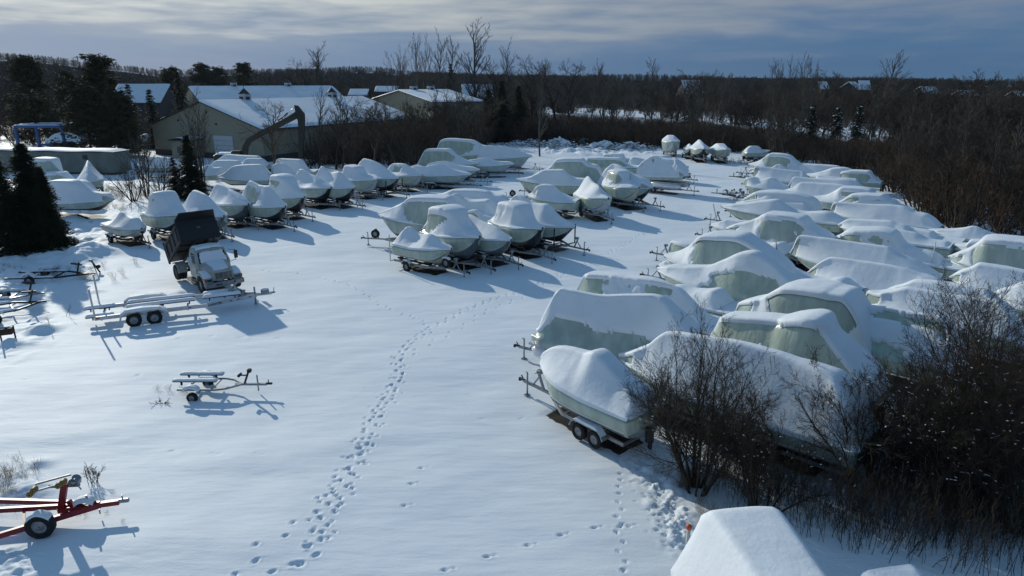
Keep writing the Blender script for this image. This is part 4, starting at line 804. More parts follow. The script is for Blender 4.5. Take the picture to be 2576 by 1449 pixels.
def build_boat(q):
    o = q.o
    e = empty('wrapped_boat', (q.c[0], q.c[1], 0), q.hd, q.lab, 'boat', 'shrink-wrapped boats in winter storage')
    near = math.hypot(*q.c) < 45
    nu, nv = (44, 12)
    G, U, Q = cover_grid(q, nu, nv)
    m = G.shape[1]
    # skirt wrapped down over the hull side
    rw = o.get('rw', .55 if not q.pon else .0); u = U[:, 0]; rows = []
    for side in (1, -1):
        for r in (np.linspace(.08, rw, 4) if not q.pon else (.25, .6)):
            if q.pon:
                y = half_beam(q, u) + .02 - .03 * r; z = gun(q, u) - .45 * r
            else:
                y, z = hull_pt(q, u, np.full_like(u, r)); y = y + .018
            rows.append((side, np.stack([q.L / 2 - u * q.L * (1.0) + (.02 if u is None else 0), side * y, z - .01], -1)))
    if not q.pon:                       # raked stem
        for k_, (sd_, A) in enumerate(rows):
            rr = np.linspace(.08, rw, 4)[k_ % 4]; A[:, 0] -= .55 * rr * np.exp(-u * 9)
    Lr = [A for s_, A in rows if s_ == 1]; Rr = [A for s_, A in rows if s_ == -1]
    A = np.concatenate([np.stack(Lr[::-1], 1), G, np.stack(Rr, 1)], 1)
    n, m2 = A.shape[:2]
    cen = A[-1].mean(0) * np.array([1, 0, 1]) + np.array([-.06, 0, 0])
    V = np.concatenate([A.reshape(-1, 3), cen[None]]); F = grid_faces(n, m2).tolist()
    last = (n - 1) * m2; F += [[last + j, last + j + 1, len(V) - 1] for j in range(m2 - 1)] + [[last + m2 - 1, last, len(V) - 1]]
    wo = mesh_obj('shrink_wrap', V, [f[::-1] for f in F], M_['wrap' if q.i % 3 else 'wrap2'], e, smooth=True)
    if math.hypot(*q.c) < 62 and not q.pon:
        mb = MB(); uu = np.linspace(.02, .98, 30)
        for side in (1, -1):
            a_, z0 = hull_pt(q, uu, np.full_like(uu, rw * .86)); xx = q.L / 2 - uu * q.L - .55 * rw * .86 * np.exp(-uu * 9)
            for j in range(29): mb.bar((xx[j], side * (a_[j] + .028), z0[j]), (xx[j + 1], side * (a_[j + 1] + .028), z0[j + 1]), .018, .04)
            for f in (.3, .62):
                j = int(f * 29); y2, z2 = hull_pt(q, uu, np.full_like(uu, .98)); mb.bar((xx[j], side * (a_[j] + .03), z0[j]), (xx[j], side * y2[j], z2[j] - .02), .03, .012)
        mb.build('belly_band', M_['hwhite'], wo)
    # snow lying on the cover
    nu2, nv2 = (150, 34) if near else (90, 22)
    G, U, Q = cover_grid(q, nu2, nv2); nn = grid_normals(G)
    th = o.get('thr', .2) + .04
    na = fbm(G[..., 0] * .8 + q.i * 3.1, G[..., 1] * .8, G[..., 2] * .8 + q.i, 11, 4); nb = fbm(G[..., 0] * 4.5, G[..., 1] * 4.5 + q.i, G[..., 2] * 4.5, 23, 3)
    val = nn[..., 2] - th + (na - .5) * .42 + (nb - .5) * .16
    val = val + .25 * (Q < .3)
    for (s0, s1, sd_, q0, q1) in o.get('bare', []):
        qq = (Q - .3) / .7; inside = np.minimum.reduce([(U - s0) / .06, (s1 - U) / .06, (qq - q0) / .1, (q1 - qq) / .1]) + (na - .5) * 3 + (nb - .5) * 1.2
        val = np.where((np.sign(G[..., 1]) == sd_) & (inside > 0), -1, val)
    t_ = sstep(0, .08, val)
    T = blur(t_, 1) * (.08 + .09 * np.clip(nn[..., 2], 0, 1) + .03 * (na - .5)) - .022
    edge = sstep(1.0, .93, Q) * 1.0
    T = np.where(t_ > .01, T, -.03) * (.25 + .75 * edge)
    # droop: the snow rounds over the gunwale
    S3 = G + nn * T[..., None]
    lump = (fbm(G[..., 0] * 5, G[..., 1] * 5, G[..., 2] * 5, 41, 2) - .5) * .012
    S3[..., 2] += lump * (T > 0)
    n, m = T.shape; F = grid_faces(n, m); keep = (T.reshape(-1)[F] > .0).any(1)
    F = F[keep]
    if o.get('slash'): pass
    if len(F):
        used = np.unique(F); remap = np.zeros(n * m, int); remap[used] = np.arange(len(used))
        # thickness rim: flat underside follows the cover
        mesh_obj('snow_cover', S3.reshape(-1, 3)[used], remap[F][:, ::-1].copy(), M_['snow'], e, smooth=True)
    # hull
    if not q.pon:
        u = np.linspace(0, 1, 26) ** 1.1; rr = np.linspace(.0, 1, 9); Ls = []
        for side in (1, -1):
            for r in (rr if side == 1 else rr[::-1][1:]):
                y, z = hull_pt(q, u, np.full_like(u, r)); x = q.L / 2 - u * q.L - .55 * r * np.exp(-u * 9)
                Ls.append(np.stack([x, side * y, z - .02], -1))
        A = np.stack(Ls, 1); n, m = A.shape[:2]; V = A.reshape(-1, 3); F = grid_faces(n, m).tolist()
        F.append(list(range((n - 1) * m, n * m))[::-1])
        ho = mesh_obj('hull', V, F, M_[HULLM[o.get('hull', 'white' if q.i % 2 else 'grey')]], e, smooth=True)
        if o.get('hull') in ('stripe', 'cream', 'white', 'red'):
            lo, hi = (.585, .64) if o['hull'] != 'stripe' else (.575, .66)
            mb = MB(); uu = np.linspace(.06, .97, 22)
            for side in (1, -1):
                a_, z0 = hull_pt(q, uu, np.full_like(uu, lo)); b_, z1 = hull_pt(q, uu, np.full_like(uu, hi)); x = q.L / 2 - uu * q.L - .33 * np.exp(-uu * 9)
                off = .024 if o['hull'] == 'stripe' else .008
                Vv = [(x[j], side * (a_[j] + off), z0[j] - .02) for j in range(22)] + [(x[j], side * (b_[j] + off), z1[j] - .02) for j in range(22)]
                mb.add(Vv, [(j, j + 1, 23 + j, 22 + j) for j in range(21)])
            mb.build('hull_stripe', M_['stripe' if o['hull'] in ('stripe', 'white') else 'hblack'], ho)
        # outboard / drive leg and bow eye
        mb = MB(); mb.box((-q.L / 2 - .16, 0, .75), (.28, .22, .6), ch=.05); mb.box((-q.L / 2 - .2, 0, .42), (.14, .06, .34)); mb.build('stern_drive', M_['hblack'], e)
    else:
        for side in (1, -1):
            mb = MB(); r = .36; y = side * (q.B / 2 - .30); z = .96; L2 = q.L / 2
            mb.lathe([(-L2 + .05, .02), (-L2 + .1, r), (L2 - .7, r), (L2 - .3, r * .75), (L2 - .05, .04)], (0, y, z), 'X', 18)
            mb.build('pontoon_tube', M_['tube'], e)
        mb = MB(); mb.box((0, 0, 1.3), (q.L - .1, q.B - .06, .09)); mb.build('deck', M_['alu'], e)
        mb = MB(); mb.box((-q.L / 2 - .12, 0, 1.15), (.35, .3, .7), ch=.06); mb.build('outboard_motor', M_['hblack'], e)
    if o.get('ladder'):
        mb = MB(); x0 = q.L / 2 + .15
        for s_ in (-.22, .22): mb.tube((x0 + .35, s_, .25), (x0 - .05, s_, 1.9), .03)
        for k in range(5): mb.tube((x0 + .3 - .08 * k, -.22, .45 + .3 * k), (x0 + .3 - .08 * k, .22, .45 + .3 * k), .025)
        mb.build('boarding_ladder', M_['alu'], e)
    if o.get('slash'):
        mb = MB(); mb.tube((-q.L / 2 + .45, .95, 1.7), (-q.L / 2 + .75, .5, 2.15), .025); mb.build('cover_strap', M_['hblack'], e)
    if o.get('mast'):
        mb = MB(); mb.tube((.2, 1.0, 1.6), (.2, 1.0, 2.95), .03); mb.build('pole', M_['pvc'], e)
    return e

# ---- trailers ----
def wheel(mb_t, mb_r, c, r=.33, wd=.2, dish=1):
    mb_t.lathe([(-wd / 2, r * .54), (-wd / 2, r * .93), (-wd * .35, r), (wd * .35, r), (wd / 2, r * .93), (wd / 2, r * .54), (-wd / 2, r * .54)], c, 'Y', 22)
    mb_r.lathe([(-wd * .42, .02), (-wd * .42, r * .22), (-wd * .3, r * .3), (-wd * .3, r * .47), (-wd * .45, r * .55), (wd * .45, r * .55), (wd * .3, r * .47), (wd * .3, r * .3), (wd * .42, r * .22), (wd * .42, .02)], c, 'Y', 18)
def add_wheel(parent, c, r=.33, wd=.2, rim='rim', name='wheel'):
    t, k = MB(), MB(); wheel(t, k, c, r, wd); o = t.build(name, M_['tyre'], parent); k.build('rim', M_[rim], o); return o
TR = {}
def make_trailer(L, style):
    """x forward, origin under the middle of the boat; L = boat length"""
    e = empty('boat_trailer', (0, 0, 0), 0, 'x', 'trailer', 'trailers under the stored boats')
    fm = M_['galv'] if style != 'dark' else M_['dark']; hw = .82; z = .5; xb = -L / 2 + .15; xt = L / 2 - 1.2; xc = L / 2 + 1.25
    mb = MB()
    for s in (-1, 1):
        mb.bar((xb, s * hw, z), (xt - .7, s * hw, z), .07, .13); mb.bar((xt - .7, s * hw, z), (xt + .6, s * .12, z), .07, .13)
    for x in np.linspace(xb + .1, xt - .7, 4): mb.bar((x, -hw, z - .06), (x, hw, z - .06), .08, .08)
    mb.bar((xt - .2, 0, z), (xc - .1, 0, z), .1, .1)
    mb.build('frame', fm, e)
    mb = MB(); mb.box((xc, 0, z + .03), (.3, .09, .1), ch=.02); mb.tube((xc + .14, 0, z + .06), (xc + .14, 0, z - .07), .06); mb.bar((xc - .05, 0, z + .1), (xc + .05, 0, z + .2), .04, .03); mb.build('coupler', M_['dark'], e)
    mb = MB(); mb.tube((xc - .45, .12, .03), (xc - .45, .12, z + .5), .035); mb.tube((xc - .45, .12, z + .5), (xc - .28, .12, z + .5), .02); mb.box((xc - .45, .12, .04), (.2, .2, .04)); mb.build('tongue_jack', M_['galv'], e)
    mb = MB(); mb.bar((L / 2 - .05, 0, z), (L / 2 + .28, 0, 1.15), .08, .08); mb.bar((L / 2 + .6, 0, z), (L / 2 + .25, 0, .95), .05, .05); mb.box((L / 2 + .2, 0, 1.2), (.22, .2, .16), ch=.02); mb.tube((L / 2 + .2, .1, 1.2), (L / 2 + .2, .28, 1.2), .015); mb.build('winch_stand', fm, e)
    for s in (-1, 1):
        mb = MB(); mb.bar((xb + .1, s * .55, z + .13), (xt - .6, s * .55, z + .13), .1, .1); mb.build('bunk', M_['carpet'], e)
    xs = (-.25 - L * .12,) if L < 5.8 and style != 'big' else (-L * .12 - .65, -L * .12 + .1)
    for s in (-1, 1):
        for x in xs: add_wheel(e, (x, s * 1.02, .32), .32, .2)
        mb = MB(); a0, a1 = xs[0] - .42, xs[-1] + .42
        pts = [(a0 - .02, .45), (a0 + .1, .66), (a0 + .26, .74), (a1 - .26, .74), (a1 - .1, .66), (a1 + .02, .45), (a1 - .02, .42), (a1 - .13, .62), (a1 - .27, .7), (a0 + .27, .7), (a0 + .13, .62), (a0 + .02, .42)]
        mb.prism(pts, s * .9, s * 1.15); f = mb.build('fender', fm, e)
        mb = MB(); mb.prism([(a0 + .04, .6), (a0 + .2, .76), (a0 + .35, .84), (a1 - .35, .84), (a1 - .2, .76), (a1 - .04, .6), (a1 - .2, .745), (a0 + .2, .745)], s * .9 - .01 * s, s * 1.16); mb.build('snow', M_['snow'], f)
    if style == 'posts':
        for s in (-1, 1):
            mb = MB(); mb.bar((L / 2 - 1.0, s * 1.15, z), (L / 2 - 1.0, s * 1.15, 1.9), .07, .07); mb.bar((L / 2 - 1.0, s * .1, z), (L / 2 - 1.0, s * 1.15, z), .07, .07); mb.build('guide_post', M_['dark'], e)
    if style == 'spare':
        add_wheel(e, (xt + .9, -.35, .95), .33, .2, name='spare_wheel')
        mb = MB(); mb.tube((xb, -1.15, z), (xb, -1.15, 2.3), .035); mb.bar((xb, -hw, z), (xb, -1.15, z), .06, .06); mb.build('guide_pole', M_['pvc'], e)
        mb = MB(); mb.prism([(xt + .6, 1.2), (xt + .7, 1.34), (xt + 1.1, 1.34), (xt + 1.2, 1.2), (xt + 1.05, 1.27), (xt + .75, 1.27)], -.46, -.24); mb.build('snow', M_['snow'], e)
    if style == 'long':
        add_wheel(e, (L / 2 + .1, .3, .95), .33, .2, name='spare_wheel')
    return e
TRAILERED = set(list(range(0, 18)) + [22] + list(range(31, 37)) + [40, 41, 42, 46, 47, 48, 49, 50, 51, 52, 53, 54, 55, 56, 57, 58, 60, 61, 63, 64, 66, 67, 68, 70, 71, 72, 73, 90, 103, 104])
for q in boats: build_boat(q)
for q in boats:
    if q.i not in TRAILERED: continue
    st = q.o.get('tr', 'posts' if q.o.get('posts') or q.i == 9 else 'plain'); key = (round(q.L), st)
    words = q.lab.split(); lab = 'trailer beneath the ' + q.lab
    if len(lab.split()) > 16: lab = 'trailer beneath the ' + q.lab.split(',')[0]
    if len(lab.split()) > 16: lab = 'trailer under ' + ' '.join(words[:14])
    px, py = q.c
    if key not in TR:
        TR[key] = make_trailer(float(key[0]), st); TR[key].location = (px, py, 0); TR[key].rotation_euler = (0, 0, q.hd); TR[key]['label'] = lab
    else:
        dup(TR[key], (px, py, 0), q.hd, lab)

# ============================ DUMP TRUCK ============================
def frame_at(px, py, fwd):      # empty at point with heading
    return px, py, math.atan2(fwd[1], fwd[0])
hd = R(-47)
# front bumper centre at (-17.0, 38.9); origin of the truck at the front axle
tx, ty = -17.0 - math.cos(hd) * .9, 38.9 - math.sin(hd) * .9
tk = empty('dump_truck', (tx, ty, 0), hd, 'snow-dusted white dump truck with its black bed raised', 'truck')
mb = MB()
for s in (-.42, .42): mb.bar((.6, s, .78), (-5.3, s, .78), .09, .24)
for x in (.3, -1.5, -3, -4.9): mb.bar((x, -.42, .78), (x, .42, .78), .12, .16)
mb.tube((0, -.95, .5), (0, .95, .5), .07); mb.tube((-4.1, -.9, .52), (-4.1, .9, .52), .1); mb.lathe([(-.25, .05), (-.18, .22), (.18, .22), (.25, .05)], (-4.1, 0, .52), 'Y', 12)
mb.build('chassis', M_['dark'], tk)
for s in (-1, 1): add_wheel(tk, (0, s * 1.0, .5), .5, .27, 'rim')
for s in (-1, 1):
    for k in (.78, 1.08): add_wheel(tk, (-4.1, s * k, .5), .5, .26, 'tanrim')
# cab: profile prism with tumblehome
mb = MB()
def loft(mb, secs, cap=True, sm=False):
    n = len(secs[0]); V = [p for s in secs for p in s]; F = []
    for r in range(len(secs) - 1):
        for i in range(n): F.append((r * n + i, r * n + (i + 1) % n, (r + 1) * n + (i + 1) % n, (r + 1) * n + i))
    if cap: F.append(tuple(range(n - 1, -1, -1))); F.append(tuple((len(secs) - 1) * n + i for i in range(n)))
    mb.add(V, F, sm)
def rect(z, x0, x1, hw, c=.1):
    return [(x0, -hw + c, z), (x0 + c, -hw, z), (x1 - c, -hw, z), (x1, -hw + c, z), (x1, hw - c, z), (x1 - c, hw, z), (x0 + c, hw, z), (x0, hw - c, z)]
loft(mb, [rect(.75, -2.0, -.55, .98), rect(1.55, -2.02, -.5, 1.0), rect(1.65, -2.02, -.52, .99), rect(2.3, -1.98, -.95, .9, .12), rect(2.45, -1.9, -1.1, .84, .16)])
cab = mb.build('cab', M_['cab'], tk)
mb = MB(); mb.add([(-.50, -.86, 1.66), (-.50, .86, 1.66), (-.93, .78, 2.27), (-.93, -.78, 2.27)], [(0, 1, 2, 3)]); mb.build('windshield', M_['glass'], cab)
for s in (-1, 1):
    mb = MB(); mb.add([(-.75, s * 1.005, 1.62), (-1.6, s * 1.005, 1.62), (-1.6, s * .925, 2.2), (-1.05, s * .925, 2.2)], [(0, 1, 2, 3)]); mb.build('side_window', M_['glass'], cab)
    mb = MB(); mb.box((-1.2, s * 1.012, 1.15), (.95, .02, .8), ch=.01); d = mb.build('door', M_['cab'], cab); mb = MB(); mb.box((-1.55, s * 1.03, 1.45), (.14, .03, .04)); mb.build('handle', M_['dark'], d)
    mb = MB(); mb.tube((-.7, s * .95, 2.25), (-.55, s * 1.33, 2.2), .015); mb.tube((-.6, s * 1.0, 1.5), (-.55, s * 1.33, 1.6), .015); mb.tube((-.55, s * 1.33, 1.55), (-.55, s * 1.33, 2.25), .015)
    mb.box((-.55, s * 1.36, 1.92), (.07, .22, .5), ch=.02); mb.build('mirror', M_['white' if s < 0 else 'dark'], cab)
    mb = MB(); mb.box((-1.25, s * .92, .55), (.9, .3, .28), ch=.03); mb.build('step_tank', M_['dark'], tk)
# hood sloping to the grille, fenders
mb = MB(); loft(mb, [[(-.52, -.85, 1.0), (-.52, .85, 1.0), (-.52, .85, 1.5), (-.52, .6, 1.72), (-.52, -.6, 1.72), (-.52, -.85, 1.5)], [(.25, -.78, .95), (.25, .78, .95), (.25, .74, 1.38), (.25, .5, 1.56), (.25, -.5, 1.56), (.25, -.74, 1.38)], [(.72, -.62, .85), (.72, .62, .85), (.72, .62, 1.28), (.72, .48, 1.42), (.72, -.48, 1.42), (.72, -.62, 1.28)], [(.80, -.58, .85), (.80, .58, .85), (.80, .58, 1.2), (.80, .46, 1.34), (.80, -.46, 1.34), (.80, -.58, 1.2)]])
hood = mb.build('hood', M_['cab'], tk)
for s in (-1, 1):
    mb = MB(); arc = [(.62 * math.cos(t), .5 + .62 * math.sin(t)) for t in np.linspace(math.pi * .02, math.pi * .93, 12)]; arc2 = [(max(-.62, x * 1.12), .5 + (z - .5) * 1.12 + .03) for x, z in arc]
    mb.prism(arc + arc2[::-1], s * .58, s * 1.12); mb.box((.66, s * .88, .86), (.2, .48, .3), ch=.05); mb.build('fender', M_['cab'], tk)
    mb = MB(); mb.box((.77, s * .82, .9), (.04, .26, .16), ch=.02); mb.build('headlight', M_['glass'], tk)
    mb = MB(); mb.box((.765, s * 1.03, .92), (.05, .15, .18), ch=.01); mb.build('turn_signal', M_['amber'], tk)
mb = MB(); mb.box((.805, 0, 1.1), (.02, .96, .36)); g = mb.build('grille', M_['hblack'], hood)
mb = MB()
for k in range(8): mb.box((.822, 0, .945 + .044 * k), (.02, .96, .018))
for y in (-.49, -.28, 0, .28, .49): mb.box((.826, y, 1.1), (.024, .03, .37))
mb.build('grille_bar', M_['chrome'], g)
mb = MB(); mb.box((.93, 0, .62), (.1, 2.1, .3), ch=.04)
for s in (-1, 1): mb.box((.85, s * 1.08, .62), (.22, .12, .3), ch=.04)
bp_ = mb.build('bumper', M_['chrome'], tk)
mb = MB(); mb.box((.985, -.45, .62), (.02, .16, .09)); mb.box((.985, -.25, .62), (.02, .14, .09)); mb.box((.985, .55, .64), (.02, .12, .1)); mb.build('tow_slot', M_['hblack'], bp_)
mb = MB(); mb.box((.985, .22, .66), (.012, .3, .15)); mb.build('license_plate', M_['chrome'], bp_)
# emblem lettering low on the hood front
def text(name, body, size, mat_, parent, loc, rot):
    c = bpy.data.curves.new(name, 'FONT'); c.body = body; c.size = size; c.extrude = .003; c.align_x = 'CENTER'; c.align_y = 'CENTER'
    o = bpy.data.objects.new(name, c); COL.objects.link(o)
    dg = bpy.context.evaluated_depsgraph_get(); me = bpy.data.meshes.new_from_object(o.evaluated_get(dg)); bpy.data.objects.remove(o)
    me.materials.clear(); me.materials.append(mat_); o = bpy.data.objects.new(name, me); COL.objects.link(o); o.parent = parent; o.location = loc; o.rotation_euler = rot; return o
text('emblem', 'INTERNATIONAL', .075, M_['hblack'], hood, (.835, .2, .88), (R(90), 0, R(90)))
# snow on cab, windshield, hood, fenders
def snow_patch(name, parent, fn, nu, nv, th=.07, seed=0, cut=.0):
    U, V_ = np.meshgrid(np.linspace(0, 1, nu), np.linspace(0, 1, nv), indexing='ij'); G = np.array([[fn(a, b) for b in np.linspace(0, 1, nv)] for a in np.linspace(0, 1, nu)], float)
    ed = np.minimum.reduce([U, 1 - U, V_, 1 - V_]) / .12; t = sstep(0, 1, ed + (fbm(G[..., 0] * 5, G[..., 1] * 5, G[..., 2] * 5, seed, 3) - .5) * 1.2) * th * (.8 + .5 * fbm(G[..., 0] * 2, G[..., 1] * 2, 0, seed + 3, 2)) - .012
    n = grid_normals(G); S = G + n * t[..., None]; F = grid_faces(nu, nv); keep = (t.reshape(-1)[F] > 0).any(1)
    return mesh_obj(name, S.reshape(-1, 3), F[keep], M_['snow'], parent, smooth=True)
snow_patch('roof_snow', cab, lambda a, b: (-1.95 + .95 * a, -.84 + 1.68 * b, 2.44 - .05 * (2 * b - 1) ** 4), 24, 30, .13, 1)
snow_patch('windshield_snow', cab, lambda a, b: (-.97 + .47 * a, -.80 + 1.6 * b, 2.29 - .63 * a), 24, 40, .06, 2)
snow_patch('hood_snow', hood, lambda a, b: (-.55 + 1.28 * a, (-.80 + 1.6 * b) * (1 - .25 * a), 1.73 - .3 * a - .25 * abs(2 * b - 1) ** 3), 36, 36, .08, 3)
for s in (-1, 1): snow_patch('fender_snow', tk, lambda a, b: (-.45 + 1.1 * a, s * (.62 + .5 * b), .62 + .68 * math.sin(math.pi * (.2 + .5 * (1 - a)))), 20, 12, .06, 5 + s)
# raised bed
th_ = R(32); hx, hz = -5.0, .98
bedM = Matrix.Translation((hx, 0, hz)) @ Matrix.Rotation(-th_, 4, 'Y')
def bedbox(mb, c, d, ch=0): mb.box(c, d, bedM, ch)
BL, BW, BH = 3.35, 2.3, 1.0
bed = empty('dump_bed', (0, 0, 0)); bed.parent = tk
mb = MB(); bedbox(mb, (BL / 2, 0, .06), (BL, BW, .1)); mb.build('bed_floor', M_['bedm'], bed)
mb = MB(); bedbox(mb, (BL - .02, 0, .75), (.08, BW + .1, 1.4)); 
V = [bedM @ Vector(p) for p in ((BL + .02, -BW / 2 - .05, 1.45), (BL + .02, BW / 2 + .05, 1.45), (BL + .62, BW / 2 - .12, 1.65), (BL + .62, -BW / 2 + .12, 1.65), (BL + .02, -BW / 2 - .05, 1.38), (BL + .02, BW / 2 + .05, 1.38), (BL + .62, BW / 2 - .12, 1.58), (BL + .62, -BW / 2 + .12, 1.58))]
mb.add(V, [(0, 1, 2, 3), (7, 6, 5, 4), (0, 4, 5, 1), (1, 5, 6, 2), (2, 6, 7, 3), (3, 7, 4, 0)])
mb.build('headboard', M_['bedm'], bed)
mb = MB()
for y in (-.06, .02, .1): bedbox(mb, (BL + .09, y, .8), (.012, .03, .12))
mb.build('paint_mark', M_['chrome'], bed)
for s in (-1, 1):
    mb = MB(); bedbox(mb, (BL / 2, s * BW / 2, .58), (BL, .07, BH))
    bedbox(mb, (BL / 2, s * (BW / 2 + .06), 1.08), (BL, .14, .12)); bedbox(mb, (BL / 2, s * (BW / 2 + .05), .12), (BL, .12, .12))
    for x in (.3, 1.2, 2.1, 3.0): bedbox(mb, (x, s * (BW / 2 + .07), .58), (.14, .12, .95))
    mb.build('side_wall', M_['bedg'], bed)
mb = MB(); bedbox(mb, (-.02, 0, .6), (.07, BW + .2, 1.15)); 
for y in (-1.2, 1.2): bedbox(mb, (-.08, y, .65), (.12, .1, 1.45))
mb.build('tailgate', M_['bedg'], bed)
mb = MB()
for s in (-.4, .4): bedbox(mb, (BL / 2, s, -.08), (BL - .2, .1, .2))
bedbox(mb, (BL / 2, 0, -.02), (.1, BW, .08)); bedbox(mb, (BL * .8, 0, -.02), (.1, BW, .08)); mb.build('bed_frame', M_['dark'], bed)
pa = bedM @ Vector((2.6, 0, -.1)); mb = MB(); mb.tube((-2.6, 0, .75), pa * .55 + Vector((-2.6, 0, .75)) * .45, .1); mb.tube((-2.6, 0, .75), pa, .06); mb.build('hoist_ram', M_['dark'], tk)
mb = MB(); mb.box((-2.15, 0, 1.5), (.1, 1.6, 1.3)); mb.tube((-2.2, .75, .9), (-2.2, .75, 2.7), .06); mb.build('cab_guard', M_['rust'], tk)
for s in (-1, 1):
    mb = MB(); arc = [(-4.1 + .58 * math.cos(t), .5 + .6 * math.sin(t)) for t in np.linspace(.1, math.pi * .7, 10)]; a2 = [(-4.1 + (x + 4.1) * 1.07, .5 + (z - .5) * 1.07) for x, z in arc]
    mb.prism(arc + a2[::-1], s * .65, s * 1.22); mb.build('mudguard', M_['cab'], tk)

# ============================ OPEN TRAILERS ============================
def heading_between(a, b): return math.atan2(b[1] - a[1], b[0] - a[0])
# large aluminium trailer
pr = P(226, 803, .5); pc = P(688, 738, .5); hd = heading_between(pr, pc); Lt = math.hypot(pc[0] - pr[0], pc[1] - pr[1])
nx, ny = -math.sin(hd), math.cos(hd); hw = 1.0
# near rail lies on the line pr..; the axis is one half width further away
ox, oy = pr[0] + nx * hw * .8, pr[1] + ny * hw * .8; hd2 = heading_between((ox, oy), pc)
at_ = empty('boat_trailer', (ox, oy, 0), hd2, 'large empty aluminium boat trailer with snow-topped bunks in front of the dump truck', 'trailer'); Lt = math.hypot(pc[0] - ox, pc[1] - oy)
mb = MB(); z = .55
for s in (-1, 1):
    mb.bar((.3, s * hw, z), (Lt * .62, s * hw, z), .06, .2); mb.bar((Lt * .62, s * hw, z), (Lt - .9, s * .12, z), .06, .2)
for x in (.6, 1.9, 3.2, 4.6): mb.bar((x, -hw, z - .08), (x, hw, z - .08), .08, .12)
mb.bar((Lt - 1.9, 0, z), (Lt - .1, 0, z), .12, .14); fr_ = mb.build('frame', M_['alu'], at_)
mb = MB()
for k, x in enumerate((.45, 2.75, 3.15, 4.7)): mb.box((x, -hw - .036, z), (.16, .012, .05))
a, b = Vector((Lt * .62, -hw - .036, z)), Vector((Lt - .9, -.156, z)); 
for f in (.25, .45, .6, .85):
    p = a.lerp(b, f); mb.bar(p - (b - a).normalized() * .08, p + (b - a).normalized() * .08, .012, .05)
mb.build('reflector', M_['redl'], fr_)
ang_t = math.atan2(b.y - a.y, b.x - a.x)
text('lettering', 'LOADRITE', .15, M_['hblack'], fr_, tuple(a.lerp(b, .12) + Vector((0, -.02, 0))), (R(90), 0, ang_t))
def bunk(parent, x0, x1, y, z, w=.22, snow=.13):
    mb = MB(); mb.box(((x0 + x1) / 2, y, z), (x1 - x0, w, .07)); 
    for x in (x0 + .3, x1 - .3): mb.bar((x, y, z), (x, y, z - .2), .06, .06, (1, 0, 0))
    o = mb.build('bunk', M_['carpet'], parent)
    n = 40; G = []; U, V_ = np.meshgrid(np.linspace(0, 1, n), np.linspace(0, 1, 9), indexing='ij'); e1 = np.minimum(U, 1 - U) * (x1 - x0) / .12; e2 = np.minimum(V_, 1 - V_) / .22
    t = np.sqrt(np.clip(np.minimum(e1, e2), 0, 1)) * snow * (.85 + .3 * fbm(U * 5, V_, 0, int(x0 * 9 + y * 5) % 50, 2)); G = np.stack([x0 - .02 + U * (x1 - x0 + .04), y + (V_ - .5) * (w + .06), z + .02 + t], -1)
    mesh_obj('snow', G.reshape(-1, 3), grid_faces(n, 9), M_['snow'], o, smooth=True); return o
for s in (-.42, .42): bunk(at_, 1.7, 5.0, s, .78); bunk(at_, 5.4, 7.3 if s < 0 else 7.2, s * .7, .8, .25, .16)
bunk(at_, -.35, 1.1, .75, .62, .3); bunk(at_, -.15, 1.1, -.42, .5, .3)
for s in (-1, 1):
    for x in (2.05, 3.0): add_wheel(at_, (x, s * 1.2, .3), .37, .22)
    mb = MB(); pts = [(1.4, .38), (1.5, .66), (1.72, .8), (3.3, .8), (3.55, .68), (3.68, .45), (3.6, .42), (3.5, .62), (3.28, .74), (1.74, .74), (1.56, .62), (1.48, .36)]; mb.prism(pts, s * 1.06, s * 1.36); f = mb.build('fender', M_['alu'], at_)
    mb = MB(); mb.prism([(1.42, .5), (1.5, .75), (1.75, .92), (2.5, .96), (3.3, .91), (3.55, .77), (3.68, .5), (3.55, .67), (3.3, .79), (1.72, .79), (1.5, .65)], s * 1.05, s * 1.37); mb.build('snow', M_['snow'], f)
    mb = MB(); mb.tube((.35, s * 1.1, .5), (.3, s * 1.1, 2.15 if s < 0 else 2.35), .045); mb.build('guide_pole', M_['pvc'], at_)
mb = MB(); mb.bar((Lt - 2.6, .15, z), (Lt - 1.75, 0, 1.5), .14, .1); mb.bar((Lt - 1.4, .2, z), (Lt - 2.05, 0, 1.2), .1, .1); mb.bar((Lt - 1.9, -.25, z), (Lt - 1.5, 0, .9), .09, .09); mb.box((Lt - 2.2, 0, 1.02), (.3, .3, .2), ch=.03); mb.build('winch_stand', M_['galv'], at_)
mb = MB(); mb.tube((Lt - 1.0, -.15, .05), (Lt - 1.0, -.15, 1.05), .045); mb.box((Lt - 1.0, -.15, .06), (.22, .22, .05)); mb.build('tongue_jack', M_['galv'], at_)
mb = MB(); mb.box((Lt - .45, 0, z + .12), (.45, .22, .22), ch=.03); mb.box((Lt - .05, 0, z + .02), (.3, .1, .1), ch=.02); mb.tube((Lt + .02, 0, z + .05), (Lt + .05, 0, z + .3), .02); mb.build('coupler', M_['galv'], at_)
snow_patch('snow', at_, lambda a, b: (Lt - .68 + .46 * a, -.11 + .22 * b, z + .235), 10, 8, .1, 9)

